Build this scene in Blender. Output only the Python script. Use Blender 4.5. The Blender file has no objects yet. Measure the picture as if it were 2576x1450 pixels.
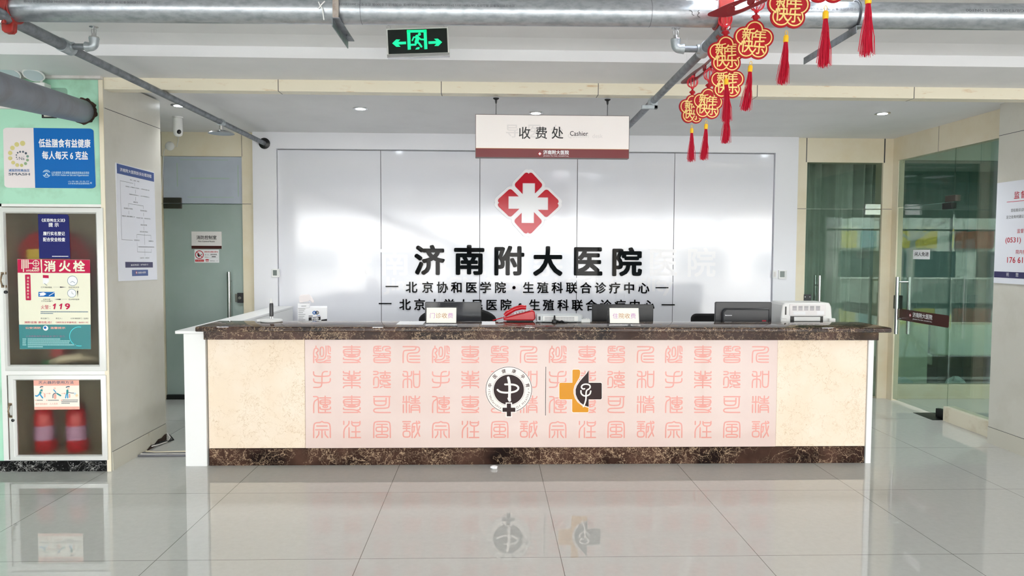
import bpy, bmesh, math, random
from mathutils import Vector, Matrix

SC = bpy.context.scene
COL = SC.collection
random.seed(7)

# ------------------------------------------------------------------ camera
IW, IH, FPX = 2576, 1450, 1833.26
YAW, PITCH, ROLL, CAM_H = 0.0307, 0.0495, 0.0047, 1.5269
_f0 = Vector((math.sin(YAW), math.cos(YAW), 0)); _r0 = Vector((math.cos(YAW), -math.sin(YAW), 0)); _u0 = Vector((0, 0, 1))
FW = _f0 * math.cos(PITCH) - _u0 * math.sin(PITCH)
_u1 = _u0 * math.cos(PITCH) + _f0 * math.sin(PITCH)
RT = _r0 * math.cos(ROLL) + _u1 * math.sin(ROLL)
UP = _u1 * math.cos(ROLL) - _r0 * math.sin(ROLL)
EYE = Vector((0, 0, CAM_H))
cd = bpy.data.cameras.new('camera')
cd.sensor_width = 36.0
cd.lens = FPX * 36.0 / IW
cd.clip_start, cd.clip_end = 0.05, 300
cam = bpy.data.objects.new('camera', cd)
cam.matrix_world = Matrix(((RT.x, UP.x, -FW.x, EYE.x), (RT.y, UP.y, -FW.y, EYE.y), (RT.z, UP.z, -FW.z, EYE.z), (0, 0, 0, 1)))
COL.objects.link(cam)
SC.camera = cam

# ------------------------------------------------------------------ light
SC.view_settings.view_transform = 'Standard'
SC.view_settings.look = 'None'
SC.view_settings.gamma = 1.0
SC.view_settings.exposure = 1.48
SC.view_settings.use_curve_mapping = False
try:
    SC.cycles.use_denoising = True
    SC.cycles.max_bounces = 10
    SC.cycles.diffuse_bounces = 6
    SC.cycles.glossy_bounces = 5
    SC.cycles.transparent_max_bounces = 12
    SC.cycles.sample_clamp_indirect = 8.0
    SC.cycles.blur_glossy = 0.5
except Exception:
    pass
wd = bpy.data.worlds.new('sky')
SC.world = wd
wd.use_nodes = True
_bg = wd.node_tree.nodes['Background']
_bg.inputs['Color'].default_value = (0.93, 0.965, 1.0, 1)
_bg.inputs['Strength'].default_value = 3.4
sd = bpy.data.lights.new('sun', 'SUN')
sd.energy = 8.0; sd.angle = 0.05; sd.color = (1, 0.95, 0.88)
sun = bpy.data.objects.new('sun', sd)
sun.rotation_euler = (math.radians(-38), 0, math.radians(12))     # from behind the building onto the street
sun.location = (0, 20, 20)
COL.objects.link(sun)
WIN_Y = -6.0
for k, (xa, xb) in enumerate(((-9.0, -.3), (-.3, 8.4), (8.4, 17.0))):
    pd = bpy.data.lights.new('window_daylight', 'AREA')
    pd.shape = 'RECTANGLE'; pd.size = xb - xa; pd.size_y = 2.5
    pd.cycles.is_portal = True
    po = bpy.data.objects.new('window_daylight', pd)
    po.location = ((xa + xb) / 2, WIN_Y - 0.02, 1.32)
    po.rotation_euler = (math.radians(90), 0, 0)
    COL.objects.link(po)

# ------------------------------------------------------------------ pixel -> place helpers
def ray(px, py):
    return FW + RT * ((px - IW / 2) / FPX) - UP * ((py - IH / 2) / FPX)
def on_y(px, py, Y):
    d = ray(px, py); return EYE + d * (Y / d.y)
def on_z(px, py, Z):
    d = ray(px, py); return EYE + d * ((Z - CAM_H) / d.z)
def on_x(px, py, X):
    d = ray(px, py); return EYE + d * (X / d.x)

class Frame:
    """A flat face: origin, right, up, outward normal."""
    def __init__(s, o, ux, uz, n):
        s.o = Vector(o); s.ux = Vector(ux); s.uz = Vector(uz); s.n = Vector(n)
    def p(s, u, v, w=0.0):
        return s.o + s.ux * u + s.uz * v + s.n * w
    def uv(s, px, py):
        d = ray(px, py); t = (s.o - EYE).dot(s.n) / d.dot(s.n); q = EYE + d * t - s.o
        return (q.dot(s.ux), q.dot(s.uz))
    def lift(s, w):
        return Frame(s.o + s.n * w, s.ux, s.uz, s.n)
def front(Y):                      # a face that looks towards the hall
    return Frame((0, Y, 0), (1, 0, 0), (0, 0, 1), (0, -1, 0))
def face_right(X):                 # a face that looks to +X
    return Frame((X, 0, 0), (0, 1, 0), (0, 0, 1), (1, 0, 0))
def face_left(X):                  # a face that looks to -X
    return Frame((X, 0, 0), (0, -1, 0), (0, 0, 1), (-1, 0, 0))

# ------------------------------------------------------------------ materials
def lin(c):
    return tuple(((v / 255) / 12.92 if v / 255 <= 0.04045 else (((v / 255) + 0.055) / 1.055) ** 2.4) for v in c)
MATS = {}
def mat(name, rgb, rough=0.5, metal=0.0, spec=0.5, coat=0.0, emit=None, es=0.0, alpha=None):
    if name in MATS: return MATS[name]
    m = bpy.data.materials.new(name); m.use_nodes = True
    b = m.node_tree.nodes['Principled BSDF']
    b.inputs['Base Color'].default_value = (*lin(rgb), 1)
    b.inputs['Roughness'].default_value = rough
    b.inputs['Metallic'].default_value = metal
    b.inputs['Specular IOR Level'].default_value = spec
    b.inputs['Coat Weight'].default_value = coat
    b.inputs['Coat Roughness'].default_value = 0.04
    if emit:
        b.inputs['Emission Color'].default_value = (*lin(emit), 1)
        b.inputs['Emission Strength'].default_value = es
    MATS[name] = m
    return m
def nd(m, typ, **kw):
    n = m.node_tree.nodes.new(typ)
    for k, v in kw.items():
        if k in n.inputs.keys(): n.inputs[k].default_value = v
        else: setattr(n, k, v)
    return n
def lk(m, a, b): m.node_tree.links.new(a, b)
def coords(m, scale=(1, 1, 1)):
    tc = nd(m, 'ShaderNodeTexCoord'); mp = nd(m, 'ShaderNodeMapping')
    mp.inputs['Scale'].default_value = scale
    lk(m, tc.outputs['Object'], mp.inputs['Vector'])
    return mp.outputs['Vector']
def ramp(m, fac, stops):
    r = nd(m, 'ShaderNodeValToRGB')
    e = r.color_ramp.elements
    while len(e) < len(stops): e.new(0.5)
    for i, (p, c) in enumerate(stops):
        e[i].position = p; e[i].color = (*lin(c), 1) if len(c) == 3 else c
    lk(m, fac, r.inputs['Fac'])
    return r.outputs['Color']
def mixc(m, fac, a, b):
    x = nd(m, 'ShaderNodeMix', data_type='RGBA')
    for sock, v in ((x.inputs[0], fac), (x.inputs[6], a), (x.inputs[7], b)):
        if hasattr(v, 'is_linked'): lk(m, v, sock)
        elif isinstance(v, (int, float)): sock.default_value = v
        else: sock.default_value = (*lin(v), 1)
    return x.outputs[2]
def mottled(name, rgb, rgb2, scale=6, rough=0.5, lo=0.45, hi=0.7, metal=0.0, spec=0.5, detail=6, stretch=(1, 1, 1), bump=0.0):
    m = mat(name, rgb, rough, metal, spec)
    b = m.node_tree.nodes['Principled BSDF']
    n = nd(m, 'ShaderNodeTexNoise', Scale=scale, Detail=detail, Roughness=0.6)
    lk(m, coords(m, stretch), n.inputs['Vector'])
    lk(m, ramp(m, n.outputs['Fac'], [(lo, rgb), (hi, rgb2)]), b.inputs['Base Color'])
    if bump:
        bp = nd(m, 'ShaderNodeBump', Strength=bump, Distance=0.002)
        lk(m, n.outputs['Fac'], bp.inputs['Height']); lk(m, bp.outputs['Normal'], b.inputs['Normal'])
    return m

M_white = mat('white_paint', (243, 243, 248), 0.5)
M_ceil = mottled('ceiling_paint', (239, 238, 238), (233, 232, 232), 1.5, 0.7, spec=0.2)
M_riser_lit = mat('window_lit_riser', (250, 250, 252), 0.5)  # whiter than the ceiling paint: window light put into the riser's colour
M_wallpanel = mat('glossy_wall_panel', (232, 233, 240), 0.10, spec=1.0)
M_joint = mat('dark_joint', (60, 62, 66), 0.6)
M_cream = mottled('cream_cladding', (238, 228, 205), (230, 216, 186), 2.2, 0.4)
M_beam = mottled('peeling_cream_cladding', (242, 234, 212), (222, 196, 160), 7, 0.45, lo=0.60, hi=0.72, stretch=(1, 4, 5))
M_pillar = mottled('grey_beige_cladding', (214, 211, 200), (205, 201, 188), 3, 0.33)
M_dirtyskirt = mottled('worn_skirting', (212, 208, 194), (150, 132, 100), 9, 0.5, lo=0.62, hi=0.8)
M_trimwhite = mottled('dusty_white_trim', (226, 222, 220), (198, 190, 184), 8, 0.6, lo=0.5, hi=0.8)
M_green = mottled('stained_green_paint', (176, 226, 200), (150, 190, 160), 4, 0.6, lo=0.5, hi=0.78, bump=0.1)
M_black = mat('black_plastic', (16, 16, 18), 0.35)
M_blackmat = mat('black_fabric', (14, 14, 15), 0.8)
M_dark = mat('dark_grey_plastic', (52, 52, 55), 0.35)
M_darkgloss = mat('dark_glossy_plastic', (62, 63, 67), 0.12)
M_steel = mat('brushed_steel', (200, 200, 200), 0.22, 1.0)
M_dsteel = mat('dark_steel', (104, 96, 92), 0.35, 0.9)
M_alu = mat('painted_aluminium', (226, 226, 222), 0.35, 0.15)
M_galv = mottled('galvanised_steel', (190, 195, 200), (164, 170, 176), 45, 0.32, 0.42, 0.66, metal=0.8, stretch=(0.5, 1, 1))
M_galvdull = mottled('weathered_galvanised_pipe', (136, 142, 148), (104, 108, 112), 18, 0.45, 0.4, 0.66, metal=0.5)
M_fitting = mottled('galvanised_fitting', (182, 190, 194), (150, 158, 162), 20, 0.4, metal=0.6)
M_pvc = mottled('grey_pvc_pipe', (128, 134, 146), (116, 118, 124), 5, 0.5)
M_redpaint = mottled('red_painted_iron', (160, 36, 28), (110, 34, 30), 14, 0.4, 0.5, 0.8)
M_rust = mottled('broken_plaster', (70, 52, 42), (30, 22, 18), 30, 0.9, bump=0.6)
M_plastic = mat('white_plastic', (238, 238, 236), 0.35)
M_greyplastic = mat('light_grey_plastic', (206, 210, 212), 0.4)
M_paper = mat('white_paper', (246, 246, 248), 0.5)
M_ink = mat('black_ink', (26, 24, 26), 0.5)
M_greyink = mat('grey_ink', (110, 110, 116), 0.5)
M_ghost = mat('pale_glue_residue', (238, 237, 241), 0.2, spec=0.9)
M_maroon = mat('maroon_print', (122, 44, 48), 0.3)
M_darkmaroon = mat('dark_maroon_print', (74, 34, 32), 0.3)
M_red = mat('red_acrylic', (206, 18, 44), 0.15)
M_letter = mat('black_acrylic', (5, 5, 6), 0.03, spec=0.1)
M_redprint = mat('red_print', (200, 40, 60), 0.5)
M_crimson = mat('crimson_print', (198, 26, 78), 0.5, spec=0.2)
M_navy = mat('navy_print', (24, 30, 104), 0.45, spec=0.2)
M_blue = mat('blue_print', (0, 104, 184), 0.45, spec=0.2)
M_dblue = mat('dark_blue_print', (34, 74, 146), 0.35)
M_teal = mat('teal_print', (0, 138, 140), 0.35)
M_pinkpaper = mat('pale_pink_print', (232, 222, 222), 0.35)
M_salmon = mat('salmon_print', (240, 176, 158), 0.45)
M_creampaper = mat('cream_paper', (240, 238, 214), 0.4)
M_khaki = mat('khaki_print', (212, 200, 130), 0.4)
M_sage = mat('sage_print', (140, 168, 130), 0.4)
M_slate = mat('slate_print', (74, 88, 104), 0.4)
M_gold = mat('gold_foil', (250, 222, 140), 0.42, 0.1)
M_goldcap = mat('yellow_gold_thread', (250, 196, 30), 0.4)
M_festred = mat('red_felt', (180, 8, 30), 0.45, spec=0.4)
M_festdark = mat('dark_red_board', (136, 8, 22), 0.25)
M_tassel = mat('crimson_thread', (214, 26, 62), 0.6)
M_phone = mat('red_phone_plastic', (196, 24, 36), 0.25)
M_yellow = mat('orange_yellow_print', (222, 150, 30), 0.06, spec=0.15)
M_brown = mat('dark_brown_print', (50, 32, 30), 0.06, spec=0.12)
M_pinkwhite = mat('pinkish_white_print', (248, 234, 226), 0.1)
M_sealpink = mat('salmon_pink_print', (230, 160, 148), 0.05, spec=0.35)
M_panelpink = mottled('back_painted_pink_glass', (229, 208, 199), (226, 202, 193), 2, 0.05, spec=0.35)
M_exitface = mat('exit_sign_face', (14, 26, 22), 0.12)
M_exitgreen = mat('exit_sign_green', (20, 240, 150), 0.5, emit=(10, 255, 150), es=0.32)
M_lamp = mat('lamp_glow', (255, 255, 255), 0.5, emit=(236, 246, 255), es=14.0)
M_panel_lamp = mat('panel_lamp_glow', (255, 255, 255), 0.5, emit=(240, 246, 255), es=2.2)
M_curtain = mottled('grey_curtain_cloth', (206, 214, 206), (190, 198, 190), 3, 0.9)
M_sofa = mottled('pale_upholstery', (236, 242, 226), (226, 234, 214), 3, 0.8)
M_frost = mottled('frosted_green_glass', (172, 186, 182), (160, 178, 170), 1.6, 0.1, lo=0.35, hi=0.7, spec=0.5)
M_frostblue = mottled('frosted_blue_film', (192, 200, 214), (184, 192, 206), 3, 0.3)
M_glue = mat('glue_streak', (180, 200, 194), 0.35)
M_room = mat('dim_room_paint', (176, 196, 186), 0.7)
M_roomteal = mat('dim_teal_paint', (140, 172, 172), 0.7)
M_asphalt = mottled('asphalt', (150, 148, 144), (128, 126, 124), 4, 0.9)
M_facade = mottled('pale_render', (244, 242, 240), (232, 230, 228), 1, 0.8)
M_brick = mat('brick_red_render', (186, 96, 74), 0.8)
M_shopyellow = mat('yellow_signboard', (250, 214, 40), 0.5)
M_shopblue = mat('blue_signboard', (70, 170, 190), 0.5)
M_shopglass = mat('shop_window_glass', (70, 84, 88), 0.1)
M_bark = mottled('pale_bark', (206, 200, 190), (160, 150, 140), 10, 0.9)
M_exred = mottled('fire_red_paint', (206, 30, 46), (190, 26, 40), 4, 0.3)
M_cavity = mat('cabinet_lining', (196, 190, 170), 0.8)

# marble with veins
def marble(name, base, base2, vein, vscale, width, rough=0.07, warp=0.35, spec=0.2):
    m = mat(name, base, rough, spec=spec)
    b = m.node_tree.nodes['Principled BSDF']
    v = coords(m)
    n = nd(m, 'ShaderNodeTexNoise', Scale=vscale * 0.7, Detail=5, Roughness=0.6)
    lk(m, v, n.inputs['Vector'])
    add = nd(m, 'ShaderNodeMix', data_type='VECTOR'); add.inputs[0].default_value = warp
    lk(m, v, add.inputs[4]); lk(m, n.outputs['Color'], add.inputs[5])
    out = None
    cloud = nd(m, 'ShaderNodeTexNoise', Scale=vscale * 0.45, Detail=4)
    lk(m, v, cloud.inputs['Vector'])
    col = ramp(m, cloud.outputs['Fac'], [(0.35, base), (0.65, base2)])
    gate = nd(m, 'ShaderNodeTexNoise', Scale=vscale * 0.35, Detail=2)
    lk(m, v, gate.inputs['Vector'])
    for sc, w, lo in ((vscale, width, 0.28), (vscale * 2.4, width * 1.2, 0.40)):
        vo = nd(m, 'ShaderNodeTexVoronoi', feature='DISTANCE_TO_EDGE', Scale=sc)
        lk(m, add.outputs[1], vo.inputs['Vector'])
        f = ramp(m, vo.outputs['Distance'], [(0.0, (255, 255, 255)), (w, (0, 0, 0))])
        g = ramp(m, gate.outputs['Fac'], [(lo, (0, 0, 0)), (lo + 0.22, (255, 255, 255))])
        mu = nd(m, 'ShaderNodeMath', operation='MULTIPLY')
        lk(m, f, mu.inputs[0]); lk(m, g, mu.inputs[1])
        col = mixc(m, mu.outputs[0], col, vein)
    lk(m, col, b.inputs['Base Color'])
    return m
M_marble = marble('dark_brown_marble', (30, 20, 18), (84, 60, 50), (194, 166, 136), 9, 0.024, spec=0.1)
M_marbletop = marble('polished_brown_marble', (30, 20, 18), (84, 60, 50), (194, 166, 136), 9, 0.024, rough=0.04, spec=0.6)
M_blackmarble = marble('black_marble', (10, 10, 11), (20, 20, 21), (200, 200, 196), 9, 0.018)
M_creammarble = marble('cream_marble', (243, 227, 207), (239, 220, 196), (206, 178, 142), 10, 0.014, rough=0.22, warp=0.3)

# polished floor tiles one metre square
def floor_material():
    m = mat('polished_floor_tile', (200, 199, 194), 0.018, spec=0.6)
    b = m.node_tree.nodes['Principled BSDF']
    tc = nd(m, 'ShaderNodeTexCoord'); sp = nd(m, 'ShaderNodeSeparateXYZ')
    lk(m, tc.outputs['Object'], sp.inputs[0])
    dist = []
    for ax, off in (('X', 2.6404), ('Y', -3.5689)):
        a = nd(m, 'ShaderNodeMath', operation='ADD'); a.inputs[1].default_value = off + 50
        lk(m, sp.outputs[ax], a.inputs[0])
        f = nd(m, 'ShaderNodeMath', operation='PINGPONG'); f.inputs[1].default_value = 0.5
        lk(m, a.outputs[0], f.inputs[0]); dist.append(f.outputs[0])
    mn = nd(m, 'ShaderNodeMath', operation='MINIMUM'); lk(m, dist[0], mn.inputs[0]); lk(m, dist[1], mn.inputs[1])
    ls = nd(m, 'ShaderNodeMath', operation='LESS_THAN'); ls.inputs[1].default_value = 0.0017
    lk(m, mn.outputs[0], ls.inputs[0])
    n = nd(m, 'ShaderNodeTexNoise', Scale=26, Detail=8, Roughness=0.7); lk(m, tc.outputs['Object'], n.inputs['Vector'])
    c = ramp(m, n.outputs['Fac'], [(0.35, (207, 207, 203)), (0.7, (200, 200, 196))])
    lk(m, mixc(m, ls.outputs[0], c, (112, 108, 102)), b.inputs['Base Color'])
    return m
M_floor = floor_material()

def glass_material(name, tint, rough=0.0, ior=1.5):
    m = bpy.data.materials.new(name); m.use_nodes = True; MATS[name] = m
    nt = m.node_tree; nt.nodes.remove(nt.nodes['Principled BSDF'])
    out = nt.nodes['Material Output']
    t = nd(m, 'ShaderNodeBsdfTransparent'); t.inputs[0].default_value = (*lin(tint), 1)
    g = nd(m, 'ShaderNodeBsdfGlossy'); g.inputs['Roughness'].default_value = rough; g.inputs['Color'].default_value = (1, 1, 1, 1)
    fr = nd(m, 'ShaderNodeFresnel'); bk = nd(m, 'ShaderNodeNewGeometry'); io = nd(m, 'ShaderNodeMath', operation='MULTIPLY_ADD')
    lk(m, bk.outputs['Backfacing'], io.inputs[0]); io.inputs[1].default_value = 1 / ior - ior; io.inputs[2].default_value = ior
    lk(m, io.outputs[0], fr.inputs[0])
    mx = nd(m, 'ShaderNodeMixShader')
    lk(m, fr.outputs[0], mx.inputs[0]); lk(m, t.outputs[0], mx.inputs[1]); lk(m, g.outputs[0], mx.inputs[2]); lk(m, mx.outputs[0], out.inputs[0])
    return m
M_glass = glass_material('green_tinted_glass', (222, 230, 226))
M_acrylic = glass_material('clear_acrylic', (240, 240, 242))
def obscured_material():
    m = bpy.data.materials.new('hazy_cabinet_glass'); m.use_nodes = True
    b = m.node_tree.nodes['Principled BSDF']
    b.inputs['Base Color'].default_value = (*lin((232, 230, 220)), 1)
    b.inputs['Transmission Weight'].default_value = 1.0
    b.inputs['Roughness'].default_value = 0.3
    b.inputs['IOR'].default_value = 1.25
    return m
M_hazy = obscured_material()

# ------------------------------------------------------------------ object helpers
ORIGIN = {}
def tag(o, label=None, cat=None, group=None, kind=None):
    for k, v in (('label', label), ('category', cat), ('group', group), ('kind', kind)):
        if v: o[k] = v
    return o
def thing(name, label, cat, loc=(0, 0, 0), group=None):
    o = bpy.data.objects.new(name, None); COL.objects.link(o)
    o.location = loc; o.empty_display_size = 0.1
    ORIGIN[o.name] = Vector(loc)
    return tag(o, label, cat, group)
def copy_tree(o, parent=None):
    c = o.copy(); COL.objects.link(c); c.parent = parent
    for ch in list(o.children): copy_tree(ch, c)
    return c

def chaikin(pts, n=2, closed=False):
    pts = [tuple(p) for p in pts]
    for _ in range(n):
        if len(pts) < 3: break
        out = [] if closed else [pts[0]]
        L = len(pts)
        for i in range(L if closed else L - 1):
            a, b = pts[i], pts[(i + 1) % L]
            out.append(tuple(a[k] * .75 + b[k] * .25 for k in range(len(a))))
            out.append(tuple(a[k] * .25 + b[k] * .75 for k in range(len(a))))
        if not closed: out.append(pts[-1])
        pts = out
    return pts

GLYPHS = {}
def glyphs(s, bold):
    key = (s, bold)
    if key not in GLYPHS:
        c = bpy.data.curves.new('glyph', 'FONT'); c.body = s; c.size = 1; c.offset = bold; c.resolution_u = 3
        o = bpy.data.objects.new('glyph', c); COL.objects.link(o)
        me = bpy.data.meshes.new_from_object(o.evaluated_get(bpy.context.evaluated_depsgraph_get()))
        vs = [(v.co.x, v.co.y) for v in me.vertices]; fs = [tuple(p.vertices) for p in me.polygons]
        bpy.data.objects.remove(o); bpy.data.curves.remove(c); bpy.data.meshes.remove(me)
        GLYPHS[key] = (vs, fs)
    return GLYPHS[key]

class MB:
    """Collects shapes, then links them as ONE mesh object."""
    def __init__(s): s.v, s.f, s.m = [], [], []
    def add(s, vs, fs, m=0):
        b = len(s.v); s.v += [Vector(p) for p in vs]
        s.f += [tuple(i + b for i in f) for f in fs]; s.m += [m] * len(fs)
        return s
    def box(s, x0, x1, y0, y1, z0, z1, m=0):
        x0, x1 = min(x0, x1), max(x0, x1); y0, y1 = min(y0, y1), max(y0, y1); z0, z1 = min(z0, z1), max(z0, z1)
        vs = [(x, y, z) for z in (z0, z1) for y in (y0, y1) for x in (x0, x1)]
        return s.add(vs, [(0, 2, 3, 1), (4, 5, 7, 6), (0, 1, 5, 4), (2, 6, 7, 3), (0, 4, 6, 2), (1, 3, 7, 5)], m)
    def slab(s, fr, u0, v0, u1, v1, w0, w1, m=0):
        """box on a frame: w is height off the face"""
        c = [fr.p(u, v, w) for w in (w0, w1) for v in (v0, v1) for u in (u0, u1)]
        return s.add(c, [(0, 2, 3, 1), (4, 5, 7, 6), (0, 1, 5, 4), (2, 6, 7, 3), (0, 4, 6, 2), (1, 3, 7, 5)], m)
    def prism(s, fr, poly, w0, w1, m=0):
        n = len(poly)
        a = sum(poly[i][0] * poly[(i + 1) % n][1] - poly[(i + 1) % n][0] * poly[i][1] for i in range(n))
        if a < 0: poly = poly[::-1]
        vs = [fr.p(u, v, w0) for u, v in poly] + [fr.p(u, v, w1) for u, v in poly]
        fs = [tuple(range(n, 2 * n)), tuple(range(n - 1, -1, -1))]
        fs += [(i, (i + 1) % n, n + (i + 1) % n, n + i) for i in range(n)]
        return s.add(vs, fs, m)
    def flat(s, fr, poly, w, m=0):
        n = len(poly)
        a = sum(poly[i][0] * poly[(i + 1) % n][1] - poly[(i + 1) % n][0] * poly[i][1] for i in range(n))
        if a < 0: poly = poly[::-1]
        return s.add([fr.p(u, v, w) for u, v in poly], [tuple(range(n))], m)
    def ring(s, fr, outer, inner, w0, w1, m=0):
        n = len(outer)
        vs = [fr.p(u, v, w1) for u, v in outer] + [fr.p(u, v, w1) for u, v in inner] + [fr.p(u, v, w0) for u, v in outer] + [fr.p(u, v, w0) for u, v in inner]
        fs = []
        for i in range(n):
            j = (i + 1) % n
            fs += [(i, j, n + j, n + i), (2 * n + i, 2 * n + j, j, i), (n + i, n + j, 3 * n + j, 3 * n + i)]
        return s.add(vs, fs, m)
    def disc(s, fr, u, v, r, w, m=0, seg=28, sy=1.0):
        return s.flat(fr, [(u + r * math.cos(2 * math.pi * i / seg), v + r * sy * math.sin(2 * math.pi * i / seg)) for i in range(seg)], w, m)
    def circ_ring(s, fr, u, v, r1, r0, w, m=0, seg=40, a0=0, a1=360):
        vs, fs = [], []
        for i in range(seg + 1):
            a = math.radians(a0 + (a1 - a0) * i / seg)
            vs += [fr.p(u + r1 * math.cos(a), v + r1 * math.sin(a), w), fr.p(u + r0 * math.cos(a), v + r0 * math.sin(a), w)]
        fs = [(2 * i, 2 * i + 2, 2 * i + 3, 2 * i + 1) for i in range(seg)]
        return s.add(vs, fs, m)
    def stroke(s, fr, pts, width, w, m=0, smooth=0, caps=True):
        """a flat line of even width with round ends, each line a hair above the last"""
        if smooth:
            if len(pts) > 3 and tuple(pts[0]) == tuple(pts[-1]):
                pts = chaikin(pts[:-1], smooth, True); pts = pts + [pts[0]]
            else: pts = chaikin(pts, smooth)
        s.k = (getattr(s, 'k', 0) + 1) % 40; w = w + s.k * 1.2e-5
        h = width / 2; n = len(pts); P = [Vector((x, y)) for x, y in pts]
        closed = (P[0] - P[-1]).length < 1e-7
        D = [(P[i + 1] - P[i]).normalized() for i in range(n - 1)]
        left, right = [], []
        for i in range(n):
            if closed and i in (0, n - 1): d0, d1 = D[-1], D[0]
            else: d0, d1 = D[max(i - 1, 0)], D[min(i, n - 2)]
            n0, n1 = Vector((-d0.y, d0.x)), Vector((-d1.y, d1.x))
            nm = n0 + n1; nm = n0 if nm.length < .2 else nm.normalized()
            k = h / max(nm.dot(n0), .45)
            left.append(P[i] + nm * k); right.append(P[i] - nm * k)
        vs = [fr.p(q.x, q.y, w) for q in left] + [fr.p(q.x, q.y, w) for q in right]
        s.add(vs, [(i, n + i, n + i + 1, i + 1) for i in range(n - 1)], m)
        if caps and not closed:
            for q, d in ((P[0], -D[0]), (P[-1], D[-1])):
                t = Vector((-d.y, d.x))
                arc = [q + t * h * math.cos(a) + d * h * math.sin(a) for a in [math.pi * i / 6 for i in range(7)]]
                s.flat(fr, [(v.x, v.y) for v in arc], w, m)
        return s
    def tube(s, pts, r, seg=12, m=0, caps=True):
        pts = [Vector(p) for p in pts]; n = len(pts)
        rs = r if isinstance(r, (list, tuple)) else [r] * n
        up = None; b0 = len(s.v); vs = []
        for i, p in enumerate(pts):
            d = (pts[min(i + 1, n - 1)] - pts[max(i - 1, 0)]).normalized()
            if up is None:
                up = Vector((0, 0, 1)) if abs(d.z) < 0.9 else Vector((1, 0, 0))
            a = d.cross(up).normalized(); b = a.cross(d).normalized(); up = b
            vs += [p + (a * math.cos(2 * math.pi * k / seg) + b * math.sin(2 * math.pi * k / seg)) * rs[i] for k in range(seg)]
        fs = []
        for i in range(n - 1):
            for k in range(seg):
                j = (k + 1) % seg
                fs.append((i * seg + k, (i + 1) * seg + k, (i + 1) * seg + j, i * seg + j))
        if caps:
            fs.append(tuple(range(seg))); fs.append(tuple(range(n * seg - 1, (n - 1) * seg - 1, -1)))
        return s.add(vs, fs, m)
    def cyl(s, a, b, r, seg=20, m=0, r2=None): return s.tube([a, b], [r, r if r2 is None else r2], seg, m)
    def lathe(s, c, prof, seg=28, m=0, axis='Z'):
        """prof: (radius, height) pairs turned about an axis through c"""
        c = Vector(c); vs = []; n = len(prof)
        for r, h in prof:
            for k in range(seg):
                x, y = r * math.cos(2 * math.pi * k / seg), r * math.sin(2 * math.pi * k / seg)
                vs.append(c + (Vector((x, y, h)) if axis == 'Z' else Vector((x, -h, y)) if axis == 'Y' else Vector((h, x, y))))
        fs = [(i * seg + k, i * seg + (k + 1) % seg, (i + 1) * seg + (k + 1) % seg, (i + 1) * seg + k) for i in range(n - 1) for k in range(seg)]
        fs.append(tuple(range(seg - 1, -1, -1))); fs.append(tuple(range((n - 1) * seg, n * seg)))
        return s.add(vs, fs, m)
    def text(s, fr, txt, u0, v0, u1, v1, w=0.0006, m=0, bold=0.0, depth=0.0, keep=False):
        """lettering that fills the box u0..u1, v0..v1 (keep: no stretching)"""
        vs, fs = glyphs(txt, 0)
        if not vs: return s
        xs = [p[0] for p in vs]; ys = [p[1] for p in vs]
        xa, xb, ya, yb = min(xs), max(xs), min(ys), max(ys)
        kx, ky = (u1 - u0) / max(xb - xa, 1e-6), (v1 - v0) / max(yb - ya, 1e-6)
        if keep:
            k = min(kx, ky); cu, cv = (u0 + u1) / 2, (v0 + v1) / 2
            u0, v0 = cu - k * (xb - xa) / 2, cv - k * (yb - ya) / 2; kx = ky = k
        q = [(u0 + (x - xa) * kx, v0 + (y - ya) * ky) for x, y in vs]
        return s._glyph(fr, q, fs, w, depth, m, bold * kx, bold * ky)
    def char(s, fr, ch, u, v, size, w=0.0006, m=0, bold=0.0, depth=0.0, rot=0.0):
        """one character, its em square centred on (u, v)"""
        vs, fs = glyphs(ch, 0)
        if not vs: return s
        ca, sa = math.cos(rot), math.sin(rot)
        cx = 0.5 if ord(ch[0]) > 0x2000 else sum((min(p[0] for p in vs), max(p[0] for p in vs))) / 2
        q = []
        for x, y in vs:
            x, y = (x - cx) * size, (y - (0.38 if ord(ch[0]) > 0x2000 else 0.34)) * size
            q.append((u + x * ca - y * sa, v + x * sa + y * ca))
        return s._glyph(fr, q, fs, w, depth, m, bold * size, bold * size)
    def _glyph(s, fr, q, fs, w, depth, m, bx=0.0, by=0.0):
        if max(bx, by) > 1e-9:
            sh = [(0, 0), (-.8, -.8), (.8, -.8), (-.8, .8), (.8, .8), (1, 0), (-1, 0), (0, 1), (0, -1)]
            for i, (dx, dy) in enumerate(sh):
                s._glyph(fr, [(a + dx * bx, b + dy * by) for a, b in q], fs, w + i * 1.5e-5, depth, m)
            return s
        top = [fr.p(a, b, w + depth) for a, b in q]
        if depth <= 0: return s.add(top, fs, m)
        n = len(q); vs = top + [fr.p(a, b, w) for a, b in q]
        cnt = {}
        for f in fs:
            for i in range(len(f)):
                cnt[(f[i], f[(i + 1) % len(f)])] = 1
        side = [(a, a + n, b + n, b) for (a, b) in cnt if (b, a) not in cnt]
        return s.add(vs, list(fs) + side, m)
    def px_text(s, fr, txt, x0, y0, x1, y1, **k):
        a = fr.uv(x0, y1); b = fr.uv(x1, y0)
        return s.text(fr, txt, a[0], a[1], b[0], b[1], **k)
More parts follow.
